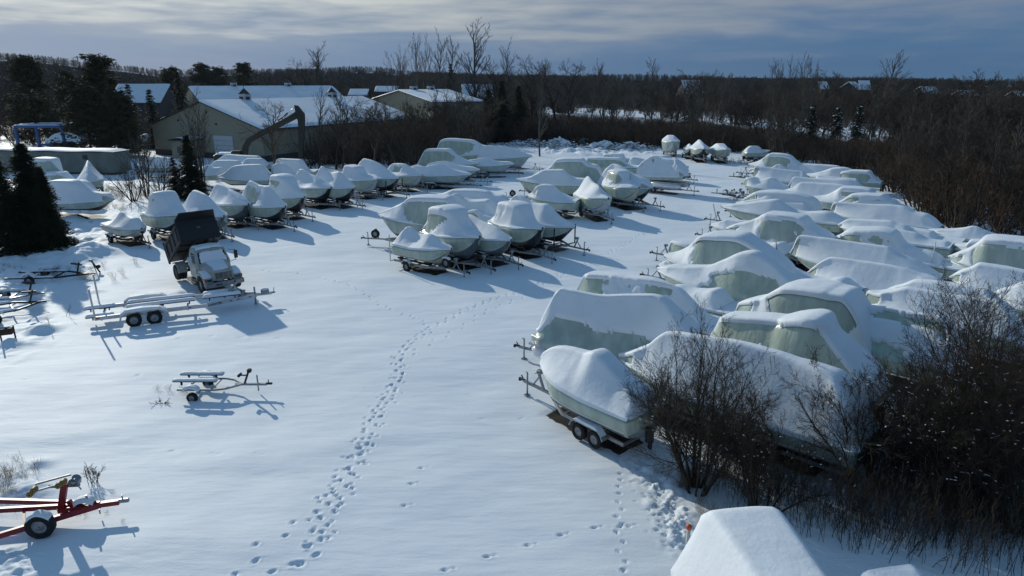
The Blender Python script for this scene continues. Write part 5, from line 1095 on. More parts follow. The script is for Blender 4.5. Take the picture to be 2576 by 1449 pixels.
# small jet-ski trailer
pr = P(438, 981, .35); pc = P(677, 964, .4); hd = heading_between(pr, pc); nx, ny = -math.sin(hd), math.cos(hd)
ox, oy = pr[0] + nx * .55, pr[1] + ny * .55; hd2 = heading_between((ox, oy), pc); Lt = math.hypot(pc[0] - ox, pc[1] - oy)
jt = empty('small_trailer', (ox, oy, 0), hd2, 'small empty trailer with two snow-topped bunks alone in the open snow', 'trailer')
mb = MB(); z = .36
for s in (-1, 1):
    pts = [(.2, s * .55), (1.7, s * .55), (2.1, s * .42), (2.4, s * .15), (2.6, 0)]
    for (x0, y0), (x1, y1) in zip(pts, pts[1:]): mb.bar((x0, y0, z), (x1, y1, z), .05, .08)
mb.bar((2.3, 0, z), (Lt - .1, 0, z), .08, .09); mb.bar((.5, -.55, z - .04), (.5, .55, z - .04), .06, .06); mb.bar((1.5, -.55, z - .04), (1.5, .55, z - .04), .06, .06); mb.build('frame', M_['galv'], jt)
for s in (-1, 1): bunk(jt, 0, 1.72, s * .33, .66, .2, .07)
for s in (-1, 1):
    add_wheel(jt, (.85, s * .72, .1), .21, .16)
    mb = MB(); mb.prism([(.5, .35), (.58, .47), (.72, .53), (.98, .53), (1.12, .47), (1.2, .35), (1.1, .44), (.97, .49), (.73, .49), (.6, .44)], s * .62, s * .84); f = mb.build('fender', M_['galv'], jt)
    snow_patch('snow', f, lambda a, b: (.52 + .66 * a, s * (.6 + .26 * b), .42 + .13 * math.sin(math.pi * a)), 14, 8, .09, 4 + s)
mb = MB(); mb.bar((Lt - 1.0, 0, z), (Lt - .75, 0, .98), .07, .07); mb.bar((Lt - 1.15, 0, .75), (Lt - .85, 0, .75), .05, .05); mb.box((Lt - .74, 0, .95), (.16, .18, .16), ch=.03); mb.tube((Lt - 1.15, -.12, .76), (Lt - 1.15, .12, .76), .06); mb.build('winch_stand', M_['dark'], jt)
mb = MB(); mb.tube((Lt - .5, .1, .02), (Lt - .5, .1, .72), .03); mb.build('tongue_jack', M_['galv'], jt)
mb = MB(); mb.box((Lt, 0, z + .03), (.26, .08, .09), ch=.02); mb.tube((Lt - .02, 0, z + .04), (Lt - .02, 0, z + .2), .02); mb.build('coupler', M_['dark'], jt)

# red trailer with the spare wheel, lower left
pc = P(300, 1264, .45); rt = empty('red_trailer', (pc[0], pc[1], 0), R(11), 'red boat trailer with a spare wheel and amber bow rollers, lower left corner', 'trailer')
mb = MB()
mb.bar((.0, 0, .47), (-1.6, 0, .4), .12, .14); mb.bar((-.5, 0, .43), (-3.6, -1.15, .28), .09, .16); mb.bar((-.5, 0, .45), (-3.6, .32, .43), .09, .14); mb.bar((-.5, 0, .47), (-7, 1.7, .4), .09, .14)
mb.bar((-3.6, -1.15, .28), (-7.5, -1.15, .2), .09, .16); mb.bar((-2.2, -.62, .34), (-2.6, .3, .42), .07, .07); mb.bar((-4, -1.15, .25), (-4, .9, .4), .08, .1); mb.bar((-5.6, -1.15, .23), (-5.6, 1.0, .4), .08, .1)
mb.build('frame', M_['redp'], rt)
mb = MB(); W_ = Vector((.42, .12, 0)); mb.bar(Vector((-1.95, -.1, .42)) + W_, Vector((-1.72, -.1, 1.22)) + W_, .13, .16); mb.bar(Vector((-2.15, -.1, 1.17)) + W_, Vector((-1.35, -.1, 1.12)) + W_, .09, .05); mb.bar(Vector((-1.6, -.1, .42)) + W_, Vector((-1.72, -.1, .66)) + W_, .1, .12); mb.build('winch_post', M_['redp'], rt)
mb = MB(); mb.lathe([(-.12, .1), (-.12, .13), (-.1, .06), (.1, .06), (.12, .13), (.12, .1)], (-1.45, -.1, 1.28), 'Y', 14); mb.box((-1.45, -.1, 1.24), (.26, .2, .14), ch=.02); mb.tube((-1.35, -.25, 1.25), (-1.25, -.28, 1.08), .018); mb.build('winch', M_['galv'], rt).location = W_
mb = MB(); mb.bar((-1.6, -.28, 1.35), (-2.55, -.28, 1.14), .03, .05); mb.bar((-1.6, .08, 1.38), (-2.55, .08, 1.18), .03, .05); mb.build('roller_arm', M_['galv'], rt).location = W_
for x, zz in ((-1.66, 1.37), (-1.78, 1.3), (-2.42, 1.22), (-2.52, 1.12)):
    mb = MB(); mb.lathe([(-.1, .02), (-.1, .075), (-.05, .085), (.05, .085), (.1, .075), (.1, .02)], (x, -.28, zz), 'Y', 12); mb.build('bow_roller', M_['yellow'], rt).location = W_
add_wheel(rt, (-1.78, -.66, .40), .37, .24, name='spare_wheel')
snow_patch('wheel_snow', rt, lambda a, b: (-1.78 - .3 + .6 * a, -.79 + .26 * b, .40 + .36 * math.sin(math.pi * (.18 + .64 * a))), 18, 10, .07, 12)
snow_patch('tongue_snow', rt, lambda a, b: (-1.15 + .5 * a, -.12 + .28 * b, .52 + .1 * math.sin(math.pi * a)), 12, 8, .12, 15)
mb = MB(); mb.box((.13, 0, .5), (.28, .1, .12), ch=.02); mb.tube((.1, 0, .54), (.1, 0, .68), .02); mb.tube((-.75, -.05, .5), (-.8, -.05, .82), .03); mb.tube((-.55, .0, .3), (-.55, 0, .15), .02); mb.build('coupler', M_['galv'], rt)

# half-buried trailers at the left
def buried(px0, px1, label, w_=1.7, style=0, z=.32):
    a, b = P(*px0, .2), P(*px1, .2); L = math.hypot(b[0] - a[0], b[1] - a[1]); e = empty('buried_trailer', (a[0], a[1], 0), heading_between(a, b), label, 'trailer', 'half-buried trailers on the left')
    mb = MB()
    for s in (-1, 1): mb.bar((0, s * w_ / 2, z), (L * .6, s * w_ / 2, z), .08, .1); mb.bar((L * .6, s * w_ / 2, z), (L * .92, 0, z), .08, .1)
    mb.bar((L * .8, 0, z), (L, 0, z), .09, .09)
    for x in (.2, .35, .55): mb.bar((L * x, -w_ / 2, z - .05), (L * x, w_ / 2, z - .05), .07, .07)
    mb.build('frame', M_['galv' if style else 'dark'], e)
    mb = MB(); mb.bar((L * .78, 0, z), (L * .78 + .25, 0, z + .75), .08, .08); mb.bar((L * .78 - .25, 0, z + .7), (L * .78 + .4, 0, z + .62), .09, .09); mb.build('winch_stand', M_['dark'], e)
    for s in (-1, 1):
        add_wheel(e, (L * .3, s * (w_ / 2 + .15), .12), .28, .18)
        snow_patch('fender_snow', e, lambda a_, b_: (L * .3 - .4 + .8 * a_, s * (w_ / 2 + .02 + .28 * b_), .33 + .25 * math.sin(math.pi * a_)), 14, 8, .1, 7 + s)
        snow_patch('rail_snow', e, lambda a_, b_: (.1 + (L * .58) * a_, s * w_ / 2 - .07 + .14 * b_, z + .05), 40, 5, .09, 3)
    return e
buried((30, 695), (240, 690), 'dark trailer frame buried in snow and weeds, in the shade of the big spruce', 1.5, 0, .25)
buried((-60, 752), (112, 742), 'grey trailer with an upright winch stand at the left edge, farther one', 1.6, 1)
buried((-80, 800), (118, 765), 'dark rusty trailer tongue heaped with snow at the left edge, nearer one', 1.7, 0, .4)
bt = P(248, 685); e = empty('trailer_jack', (bt[0], bt[1], 0), 0, 'dark winch post sticking up alone from the snow left of the dump truck', 'winch post')
mb = MB(); mb.tube((.1, 0, 0), (-.35, 0, .8), .05); mb.tube((-.2, .1, 0), (-.3, 0, .7), .03); mb.build('post', M_['dark'], e)
mb = MB(); mb.lathe([(-.1, .02), (-.1, .13), (.1, .13), (.1, .02)], (.02, 0, .38), 'Y', 12); mb.box((-.38, 0, .8), (.18, .16, .12), ch=.02); mb.build('winch', M_['dark'], e)
# pieces at the far left edge
bt = P(5, 862); e = empty('metal_rack', (bt[0], bt[1], 0), .4, 'rusty metal rack at the left edge beside low snow humps', 'rack')
mb = MB(); mb.bar((0, 0, 0), (0, 0, 1.1), .06, .06, (1, 0, 0)); mb.bar((.5, .3, 0), (.5, .3, .7), .06, .06, (1, 0, 0)); mb.bar((0, 0, .75), (.5, .3, .6), .05, .05); mb.box((.25, .1, .5), (.5, .25, .3), ch=.03); mb.build('frame', M_['rust'], e)

# roller trailer tangle by the right block
for i, (fx, fy, hd_, lab) in enumerate([(470, 690, 150, 'snow-clumped roller trailer nose sticking out beside the piped snow arch'), (600, 720, 140, 'low roller trailer tucked against the triangular-peaked boat'), (640, 290, 160, 'small cluttered trailer below the two white guide posts'), (660, 470, 150, 'bare trailer tongues poking out beside the rolling-topped boat')]):
    p = P(fx, fy, 0, 6); e = empty('roller_trailer', (p[0], p[1], 0), R(hd_), lab, 'trailer', 'roller trailers at the left edge of the block')
    mb = MB()
    for s in (-1, 1): mb.bar((-3, s * .7, .45), (0, s * .7, .45), .08, .1); mb.bar((0, s * .7, .45), (1.1, 0, .45), .08, .1)
    mb.bar((.9, 0, .45), (1.9, 0, .45), .09, .09); mb.bar((0, -.7, .45), (0, .7, .45), .08, .08); mb.bar((1.3, 0, .45), (1.3, 0, .95), .08, .08, (1, 0, 0)); mb.build('frame', M_['dark' if i % 2 else 'galv'], e)
    rr = random.Random(i)
    for k in range(8):
        x, y = -2.6 + k * .4, (.45 if k % 2 else -.45); mb = MB(); mb.tube((x, y, .45), (x, y, .75 + .12 * (k % 3)), .025); mb.lathe([(-.06, .02), (-.06, .09), (.06, .09), (.06, .02)], (x, y, .8 + .12 * (k % 3)), 'Y', 10); mb.build('roller', M_['hblack'], e)
    for k in range(3): snow_patch('snow', e, lambda a, b: (-1.5 + k * .9 + .6 * a, -.75 + .25 * b + (k % 2) * 1.2, .5 + .2 * math.sin(math.pi * a)), 12, 8, .16, 20 + k + i * 5)
# two white guide posts and the orange-topped posts
for fr_i, x, y, h, lab, tip in [(6, 738, 240, 1.6, 'left one of two white guide posts by the lone small boat', None), (6, 779, 240, 1.6, 'right one of two white guide posts by the lone small boat', None),
                                (11, 592, 856, 1.9, 'marker post with an orange tip left of the bottom snow-capped boat', 'orange'), (11, 1325, 1122, 1.9, 'white marker post with an orange tip right of the bottom boat', 'orange'), (6, 330, 1000, 1.7, 'leaning pale post by the low dark-bottomed boat', None)]:
    p = P(x, y, h if tip else 0, fr_i) if tip else P(x, y, 0, fr_i); e = empty('marker_post', (p[0], p[1], 0), 0, lab, 'post')
    top = (-.5, .1, h) if 'leaning' in lab else (0, 0, h)
    if tip: top = (0, 0, h)
    mb = MB(); mb.tube((0, 0, 0), top, .045); mb.build('shaft', M_['pvc'], e)
    if tip: mb = MB(); mb.lathe([(h - .02, .03), (h, .07), (h + .08, .07), (h + .11, .02)], (0, 0, 0), 'Z', 10); mb.build('tip', M_['orange'], e)

# ============================ EXCAVATOR ============================
pb = P(612, 424); ex = empty('excavator', (pb[0], pb[1], 0), 0, 'dark excavator with its long folded arm raised in front of the large shed', 'excavator')
Yd = pb[1]
def Lc(x, y):       # local point in the upright plane of the arm
    rx, rf, dn = ray(x, y); t = Yd / rf; return (rx * t - pb[0], 0, 12 - dn * t)
def arm(pts, w_): 
    mb = MB(); up_ = [Lc(*p) for p in pts]; mb.prism([(p[0], p[2]) for p in up_], -w_ / 2, w_ / 2); return mb
arm([(607, 412), (611, 368), (621, 350), (645, 335), (690, 312), (722, 295), (745, 280), (753, 287), (748, 298), (700, 322), (655, 345), (632, 358), (624, 372), (622, 412)], .45).build('boom', M_['exgreen'], ex)
arm([(741, 264), (750, 266), (766, 286), (767, 300), (765, 350), (762, 398), (752, 398), (752, 350), (750, 305), (744, 285)], .38).build('stick', M_['exgreen'], ex)
mb = MB(); a, b = Vector(Lc(744, 267)), Vector(Lc(724, 284)); c = Vector(Lc(700, 303)); mb.tube(a, b, .05); mb.build('cylinder_rod', M_['tube'], ex)
mb = MB(); mb.tube(b, c, .1); mb.build('boom_cylinder', M_['exgreen'], ex)
a, b = Vector(Lc(757, 420)), Vector(Lc(762, 424)); mb = MB(); mb.prism([(a.x - .5, 0.15), (a.x + .9, .1), (a.x + 1.2, .7), (a.x + .6, 1.0), (a.x - .2, .9)], -.6, .6); mb.build('bucket', M_['rust'], ex)
mb = MB(); mb.box((-2.4, .8, 1.5), (3.2, 2.6, 1.0), ch=.15); mb.build('engine_house', M_['exgreen'], ex)
mb = MB(); mb.box((-.6, -.3, 1.8), (1.3, 1.0, 1.6), ch=.1); cb_ = mb.build('cab', M_['exgreen'], ex); mb = MB(); mb.box((-.6, -.82, 2.0), (1.0, .04, .9)); mb.build('cab_window', M_['glass'], cb_)
for s in (-.4, 2.0): mb = MB(); mb.prism([(-4.0, .1), (-4.3, .5), (-4.0, .9), (.2, .9), (.5, .5), (.2, .1)], s - .3, s + .3); mb.build('track', M_['hblack'], ex)
snow_patch('snow', ex, lambda a, b: (-3.9 + 3 * a, -.4 + 2.4 * b, 2.02), 20, 16, .25, 6)

# ============================ BLUE BOAT HOIST ============================
c0 = P(36, 390); e = empty('boat_hoist', (c0[0], c0[1] + 1.5, 0), R(4), 'blue steel boat hoist frame at the left edge with snow on its beams', 'hoist'); 
hx, hy, hh = 7.8, 6.0, 4.5
for x in (0, hx):
    for y in (0, hy):
        mb = MB(); mb.bar((x, y, .3), (x + (.25 if x else -.25) * 0, y, hh), .4, .4, (1, 0, 0)); mb.build('leg', M_['blue'], e)
        mb = MB(); wheel(mb, MB(), (x, y - .35, .4), .4, .3); mb.build('wheel', M_['tyre'], e)
for a, b in (((0, 0), (0, hy)), ((hx, 0), (hx, hy)), ((0, hy), (hx, hy)), ((0, 0), (hx, 0))):
    mb = MB(); mb.bar((a[0], a[1], hh + .2), (b[0], b[1], hh + .2), .35, .42); mb.build('beam', M_['blue'], e)
    x0, y0, x1, y1 = *a, *b; L_ = math.hypot(x1 - x0, y1 - y0); 
    snow_patch('beam_snow', e, lambda u, v: (x0 + (x1 - x0) * u + (v - .5) * .36 * (y1 - y0) / L_, y0 + (y1 - y0) * u - (v - .5) * .36 * (x1 - x0) / L_, hh + .42), 30, 6, .14, 8)
mb = MB(); mb.bar((0, hy, 1.2), (hx, hy, 1.2), .25, .25); mb.build('brace', M_['blue'], e)
# small covered craft beyond the grey building
for k, (x, y, L_, H_, mm, lab, sn) in enumerate([(165, 374, 7.5, 3.0, 'greyside', 'pale green covered boat parked inside the blue hoist area', .3), (262, 372, 4.2, 2.4, 'snow', 'snow-heaped cone-shaped boat right of the blue hoist', -1), (318, 372, 5.0, 1.6, 'hwhite', 'tarp-covered small boat with drooping snow beyond the grey building', 0), (375, 372, 5.5, 2.6, 'wrap', 'green-and-white covered boat at the right end beyond the grey building', .3)]):
    BOATS_X = None
    p = P(x, y - 0); e = empty('covered_boat', (p[0], p[1], 0), R(175), lab, 'boat', 'small covered boats behind the grey building')
    n, m_ = 24, 15; U, V_ = np.meshgrid(np.linspace(0, 1, n), np.linspace(-1, 1, m_), indexing='ij')
    hb = 1.2 * np.sin(np.pi * np.clip(U * .62 + .04, 0, .5) * 1.0) ** .6; ridge = H_ * (.62 + .38 * np.sin(np.pi * np.clip((U - .1) * 1.15, 0, 1)) ** .8)
    zz = 1.0 + (ridge - 1.0) * (1 - np.abs(V_) ** 1.3); G = np.stack([L_ / 2 - U * L_, hb * V_, zz], -1)
    mesh_obj('cover', G.reshape(-1, 3), grid_faces(n, m_), M_['wrap' if sn >= 0 else 'snow'], e, smooth=True)
    A = np.stack([np.stack([L_ / 2 - U[:, 0] * L_, hb[:, 0] * s * k_, zz[:, 0] * 0 + z_], -1) for s, k_, z_ in ((-1, 1, 1.0), (-1, .9, .6), (0, 0, .35), (1, .9, .6), (1, 1, 1.0))], 1)
    mesh_obj('hull', A.reshape(-1, 3), grid_faces(n, 5), M_[mm if mm != 'snow' else 'hwhite'], e, smooth=True)
    T = sstep(-.3, .5, fbm(G[..., 0] + k * 5, G[..., 1], 0, 5, 3) - .35 + .4 * (1 - np.abs(V_)) - sn * .5) * .16 - .03; S_ = G.copy(); S_[..., 2] += T; Fk = grid_faces(n, m_); Fk = Fk[(T.reshape(-1)[Fk] > 0).any(1)]
    mesh_obj('snow_cover', S_.reshape(-1, 3), Fk, M_['snow'], e, smooth=True)
    mb = MB(); mb.box((0, 0, .2), (L_ * .6, 1.0, .3)); mb.build('cradle', M_['dark'], e)

# ============================ TREES AND BRUSH ============================
def segs_mesh(S, sides=3):
    S = np.array(S, float); p0, p1, r0, r1 = S[:, 0:3], S[:, 3:6], S[:, 6], S[:, 7]
    d = p1 - p0; d /= np.linalg.norm(d, axis=1, keepdims=True) + 1e-9
    ref = np.where(np.abs(d[:, 2:3]) > .9, np.array([[1., 0, 0]]), np.array([[0, 0, 1.]])); a = np.cross(d, ref); a /= np.linalg.norm(a, axis=1, keepdims=True); b = np.cross(d, a)
    V = []
    for p, r in ((p0, r0), (p1, r1)):
        for k in range(sides): t = 2 * math.pi * k / sides; V.append(p + (a * math.cos(t) + b * math.sin(t)) * r[:, None])
    V = np.stack(V, 1); n = len(S); base = np.arange(n)[:, None] * (2 * sides)
    F = np.concatenate([base + np.array([[k, (k + 1) % sides, sides + (k + 1) % sides, sides + k]]) for k in range(sides)], 0)
    return V.reshape(-1, 3), F
def grow(rg, p, d, L, r, lev, out, prm):
    """prm: kids per level, length ratio, spread, wobble, up-pull, min radius"""
    n = prm['n'][lev]; kids = prm['kids'][lev] if lev < len(prm['kids']) else 0; pts = [p]; dirs = []; step = L / n; q = p
    for i in range(n):
        d = Vector((d.x + rg.gauss(0, prm['wob']), d.y + rg.gauss(0, prm['wob']), d.z + rg.gauss(0, prm['wob']) + prm['up'])).normalized()
        q2 = q + d * step; ra = r * (1 - .75 * i / n); rb = r * (1 - .75 * (i + 1) / n)
        out.append((*q, *q2, max(ra, prm['rmin']), max(rb, prm['rmin'] * .8), lev)); q = q2; pts.append(q); dirs.append(d)
    if lev + 1 < len(prm['n']):
        for k in range(kids):
            f = min(.999, prm['from'] + (1 - prm['from']) * (k + rg.random()) / kids); i = min(int(f * n), n - 1)
            base = pts[i].lerp(pts[i + 1], f * n - i) if i < n else pts[-1]; dd_ = dirs[i]
            ax = dd_.orthogonal().normalized(); ax.rotate(Matrix.Rotation(rg.uniform(0, 6.283), 3, dd_)); ang = prm['ang'] * rg.uniform(.7, 1.3)
            nd = (dd_ * math.cos(ang) + ax * math.sin(ang)).normalized()
            grow(rg, base, nd, L * prm['ratio'] * rg.uniform(.6, 1.2) * (1.15 - .5 * f), r * (1 - .7 * f) * .6, lev + 1, out, prm)
def split_tree(name, segs, mt, mc, thick_lev=1, label=None, cat='tree', group=None, link=True, crown='crown', trunk='trunk'):
    S = np.array(segs); e = empty(name, (0, 0, 0), 0, label, cat, group)
    a = S[S[:, 8] <= thick_lev]; b = S[S[:, 8] > thick_lev]
    V, F = segs_mesh(a[:, :8], 5); mesh_obj(trunk, V, F, mt, e)
    V, F = segs_mesh(b[:, :8], 3); mesh_obj(crown, V, F, mc, e)
    return e, S
def bare_tree(seed, h, kind):
    rg = random.Random(seed); out = []
    if kind == 'tall':
        prm = dict(n=[12, 6, 4, 3], kids=[26, 8, 5], ratio=.30, ang=.5, wob=.05, up=.05, rmin=.012, **{'from': .22})
        grow(rg, Vector((0, 0, 0)), Vector((0, 0, 1)), h, h * .014, 0, out, prm)
    elif kind == 'broad':
        prm = dict(n=[8, 7, 5, 3], kids=[15, 9, 6], ratio=.48, ang=.75, wob=.10, up=.03, rmin=.012, **{'from': .3})
        grow(rg, Vector((0, 0, 0)), Vector((.03, 0, 1)), h * .85, h * .02, 0, out, prm)
    elif kind == 'clump':
        prm = dict(n=[8, 5, 4, 3], kids=[9, 6, 4], ratio=.36, ang=.45, wob=.06, up=.06, rmin=.012, **{'from': .2})
        for k in range(7):
            a = rg.uniform(0, 6.28); s = rg.uniform(.05, .35)
            grow(rg, Vector((math.cos(a) * .3, math.sin(a) * .3, 0)), Vector((math.cos(a) * s, math.sin(a) * s, 1)).normalized(), h * rg.uniform(.65, 1), h * .009, 0, out, prm)
    elif kind == 'shrub':
        prm = dict(n=[6, 5, 4], kids=[8, 6], ratio=.45, ang=.6, wob=.10, up=.05, rmin=.010, **{'from': .2})
        for k in range(12):
            a = rg.uniform(0, 6.28); s = rg.uniform(.1, .9)
            grow(rg, Vector((math.cos(a) * .4, math.sin(a) * .4, 0)), Vector((math.cos(a) * s, math.sin(a) * s, 1)).normalized(), h * rg.uniform(.55, 1), h * .008, 0, out, prm)
    return out
def needles(rg, pts, size, n, flat=.5):
    """little pointed needle sprays: triangles about branch points"""
    V = []; 
    for p in pts:
        for k in range(n):
            a = rg.uniform(0, 6.283); c = p + Vector((rg.gauss(0, size * .5), rg.gauss(0, size * .5), rg.gauss(0, size * .35)))
            d = Vector((math.cos(a), math.sin(a), rg.uniform(-.6, .25))).normalized(); s = Vector((-d.y, d.x, rg.uniform(-flat, flat))).normalized()
            L = size * rg.uniform(.8, 1.8); w_ = size * rg.uniform(.25, .5)
            V += [c - s * w_, c + s * w_, c + d * L]
    V = np.array([tuple(v) for v in V]); return V, np.arange(len(V)).reshape(-1, 3)
def conifer(seed, h, rad, label, name='spruce_tree', mt='spruce', snow=0.0, dens=1.0, low=.04, group=None):
    rg = random.Random(seed); e = empty(name, (0, 0, 0), 0, label, 'tree', group); S = [(0, 0, 0, 0, 0, h * .97, h * .016, .02)]; pts = []; sn = []
    z = h * low
    while z < h * .97:
        f = z / h; rr = rad * (1 - f) ** .85 * rg.uniform(.75, 1.12) + .12; nb = max(5, int((7 + 8 * (1 - f)) * dens))
        for k in range(nb):
            a = rg.uniform(0, 6.283); L = rr * rg.uniform(.65, 1.15); m_ = max(3, int(L / (h * .028)))
            q = Vector((0, 0, z + rg.uniform(-.1, .1))); tip = Vector((math.cos(a) * L, math.sin(a) * L, -L * rg.uniform(.25, .5) + (.12 * L)))
            S.append((*q, *(q + tip), .03, .01))
            for j in range(1, m_ + 1):
                c = q + tip * (j / m_) + Vector((0, 0, .10 * L * math.sin(j / m_ * 3.14))); pts.append(c)
                if snow and rg.random() < snow: sn.append(c + Vector((0, 0, h * .012)))
        z += h * .040 / max(.6, dens) * rg.uniform(.8, 1.2)
    V, F = segs_mesh(S, 5); mesh_obj('trunk', V, F, M_['twigblk'], e)
    V, F = needles(rg, pts, h * .019, int(12 * dens)); mesh_obj('crown', V, F, M_[mt], e)
    if sn: blobs('branch_snow', sn, h * .016, e, rg, .5)
    return e
def pine(seed, h, rad, label, group=None):
    rg = random.Random(seed); e = empty('pine_tree', (0, 0, 0), 0, label, 'tree', group); S = [(0, 0, 0, 0, 0, h * .95, h * .02, .03)]; pts = []
    for k in range(130):
        f = rg.uniform(.04, 1) ; z = f * h; a = rg.uniform(0, 6.283); L = rad * (1.05 - f * .75) * rg.uniform(.5, 1.1)
        q = Vector((0, 0, z)); t = Vector((math.cos(a) * L, math.sin(a) * L, L * rg.uniform(.0, .35))); S.append((*q, *(q + t), .06, .02))
        for j in range(3):
            c = q + t * (.5 + .25 * j)
            for i in range(5): pts.append(c + Vector((rg.gauss(0, h * .035), rg.gauss(0, h * .035), rg.gauss(0, h * .016))))
    V, F = segs_mesh(S, 5); mesh_obj('trunk', V, F, M_['twigblk'], e)
    V, F = needles(rg, pts, h * .021, 12, 1.0); mesh_obj('crown', V, F, M_['pine'], e); return e
ICO = None
def blobs(name, pts, size, parent, rg, flat=.6):
    global ICO
    if ICO is None:
        t = (1 + 5 ** .5) / 2; v = np.array([(-1, t, 0), (1, t, 0), (-1, -t, 0), (1, -t, 0), (0, -1, t), (0, 1, t), (0, -1, -t), (0, 1, -t), (t, 0, -1), (t, 0, 1), (-t, 0, -1), (-t, 0, 1)], float); v /= np.linalg.norm(v[0])
        f = np.array([(0, 11, 5), (0, 5, 1), (0, 1, 7), (0, 7, 10), (0, 10, 11), (1, 5, 9), (5, 11, 4), (11, 10, 2), (10, 7, 6), (7, 1, 8), (3, 9, 4), (3, 4, 2), (3, 2, 6), (3, 6, 8), (3, 8, 9), (4, 9, 5), (2, 4, 11), (6, 2, 10), (8, 6, 7), (9, 8, 1)]); ICO = (v, f)
    v, f = ICO; P_ = np.array([tuple(p) for p in pts]); n = len(P_); rs = np.random.RandomState(rg.randint(0, 9999))
    s = size * rs.uniform(.4, 1.5, (n, 1, 1)) * np.stack([rs.uniform(.7, 1.6, n), rs.uniform(.7, 1.6, n), np.full(n, flat)], -1)[:, None, :]
    V = (P_[:, None, :] + v[None] * s * rs.uniform(.8, 1.2, (n, 12, 1))).reshape(-1, 3); F = (f[None] + np.arange(n)[:, None, None] * 12).reshape(-1, 3)
    return mesh_obj(name, V, F, M_['snow'], parent, smooth=True)

# ---- prototypes for repeats (first use places the prototype itself) ----
PROTO = {}
def proto(kind):
    if kind in PROTO: return PROTO[kind]
    k, v = kind.split(':'); v = int(v)
    mt = {'tall': ('twiggrey', 'twiggrey'), 'broad': ('twigblk', 'twig'), 'clump': ('twiggrey', 'twig'), 'shrub': ('twigblk', 'twig'), 'red': ('twig', 'twigred')}[k]
    e, S = split_tree('bare_tree' if k != 'shrub' else 'bare_shrub', bare_tree(v * 13 + 5, 10.0, 'broad' if k == 'red' else k), M_[mt[0]], M_[mt[1]], 1, 'x', 'tree' if k != 'shrub' else 'shrub')
    e['_free'] = 1; PROTO[kind] = e; return e
def plant(kind, x, y, h, label, group=None, wide=1.0, rz=None):
    e = proto(kind); s = h / 10.0; rz = rnd.uniform(0, 6.28) if rz is None else rz; sc = (s * wide, s * wide, s)
    if e.get('_free'):
        del e['_free']; e.location = (x, y, gz(x, y) - .05); e.rotation_euler = (0, 0, rz); e.scale = sc; e['label'] = label
        if group: e['group'] = group
        return e
    r = dup(e, (x, y, gz(x, y) - .05), rz, label, group, sc)
    return r
def place(e, px, dist, rz=0):
    x = (px - 1288) * dist / 1790; e.location = (x, dist, gz(x, dist) - .05); e.rotation_euler = (0, 0, rz); return e
def hgt(topy, dist): return 12 - (topy - 208) * dist / 1795
def xat(px, topy, dist): 
    rx, rf, dn = ray(px, topy); return rx / rf * dist
# individual conifers
def spr(px, topy, baseY, radpx, label, **k):
    h = z_at(0, baseY, topy); x = xat(px, topy, baseY); c = conifer(int(px + topy), h, radpx * baseY / 1750, label, **k); c.location = (x, baseY, gz(x, baseY) - .05); return c
spr(48, 352, 50.5, 80, 'big dark spruce at the left edge in front of the covered boats', dens=1.5)
spr(98, 425, 49.5, 44, 'lower dark spruce joined to the right side of the big spruce', dens=1.3)
spr(-20, 380, 49.0, 70, 'dark spruce cut off by the left edge of the picture', dens=1.3)
spr(467, 335, 74, 44, 'single dark spruce in front of the large shed porch', dens=1.3)
spr(432, 395, 75, 32, 'small spruce leaning against the left side of the single spruce', dens=1.0)
spr(372, 216, 132, 30, 'slim dark spruce in front of the blue-shadowed roof', dens=1.)
spr(444, 178, 150, 34, 'tall dark spruce at the left corner of the sheds', dens=1.)
spr(318, 205, 150, 34, 'dark spruce standing just right of the tall left pine', snow=.05)
spr(1228, 222, 146, 38, 'leftmost of the black spruces at the far end of the left row', dens=1.2)
spr(1262, 200, 148, 36, 'tallest of the black spruces at the far end of the left row', dens=1.2)
spr(1305, 212, 150, 42, 'rightmost of the black spruces at the far end of the left row', dens=1.2)
spr(1133, 156, 215, 22, 'thin pointed spruce left of the tallest bare tree', dens=1.)
spr(1740, 236, 210, 34, 'spruce beside the orange brush in the middle distance')
spr(2047, 262, 130, 30, 'left of three snow-flecked spruces on the right', snow=.12)
spr(2112, 264, 128, 34, 'middle of three snow-flecked spruces on the right', snow=.16)
spr(2166, 262, 128, 34, 'right of three snow-flecked spruces on the right', snow=.14)
spr(2316, 224, 230, 20, 'dark spruce in front of the long bright roof')
for px, ty, d, r, lab in [(58, 148, 140, 66, 'broad pine rising at the far left above the blue hoist'), (240, 138, 125, 62, 'tall ragged pine left of the sheds'), (200, 205, 118, 70, 'spreading olive pine in front of the tall ragged pine'), (290, 235, 116, 62, 'lower olive pine nearest the grey storage building'),
                          (160, 182, 170, 34, 'small round pine between the two big left pines'), (425, 172, 240, 40, 'pine behind the blue-shadowed roof, left one'), (505, 165, 250, 44, 'pine on the skyline above the second shed'), (610, 163, 260, 34, 'pine group member above the left cupola of the second shed'), (545, 170, 255, 36, 'pine between the skyline pine and the left cupola')]:
    h = z_at(0, d, ty); c = pine(int(px * 3 + ty), h, r * 1.2 * d / 1790, lab); x = xat(px, ty, d); c.location = (x, d, -.05)
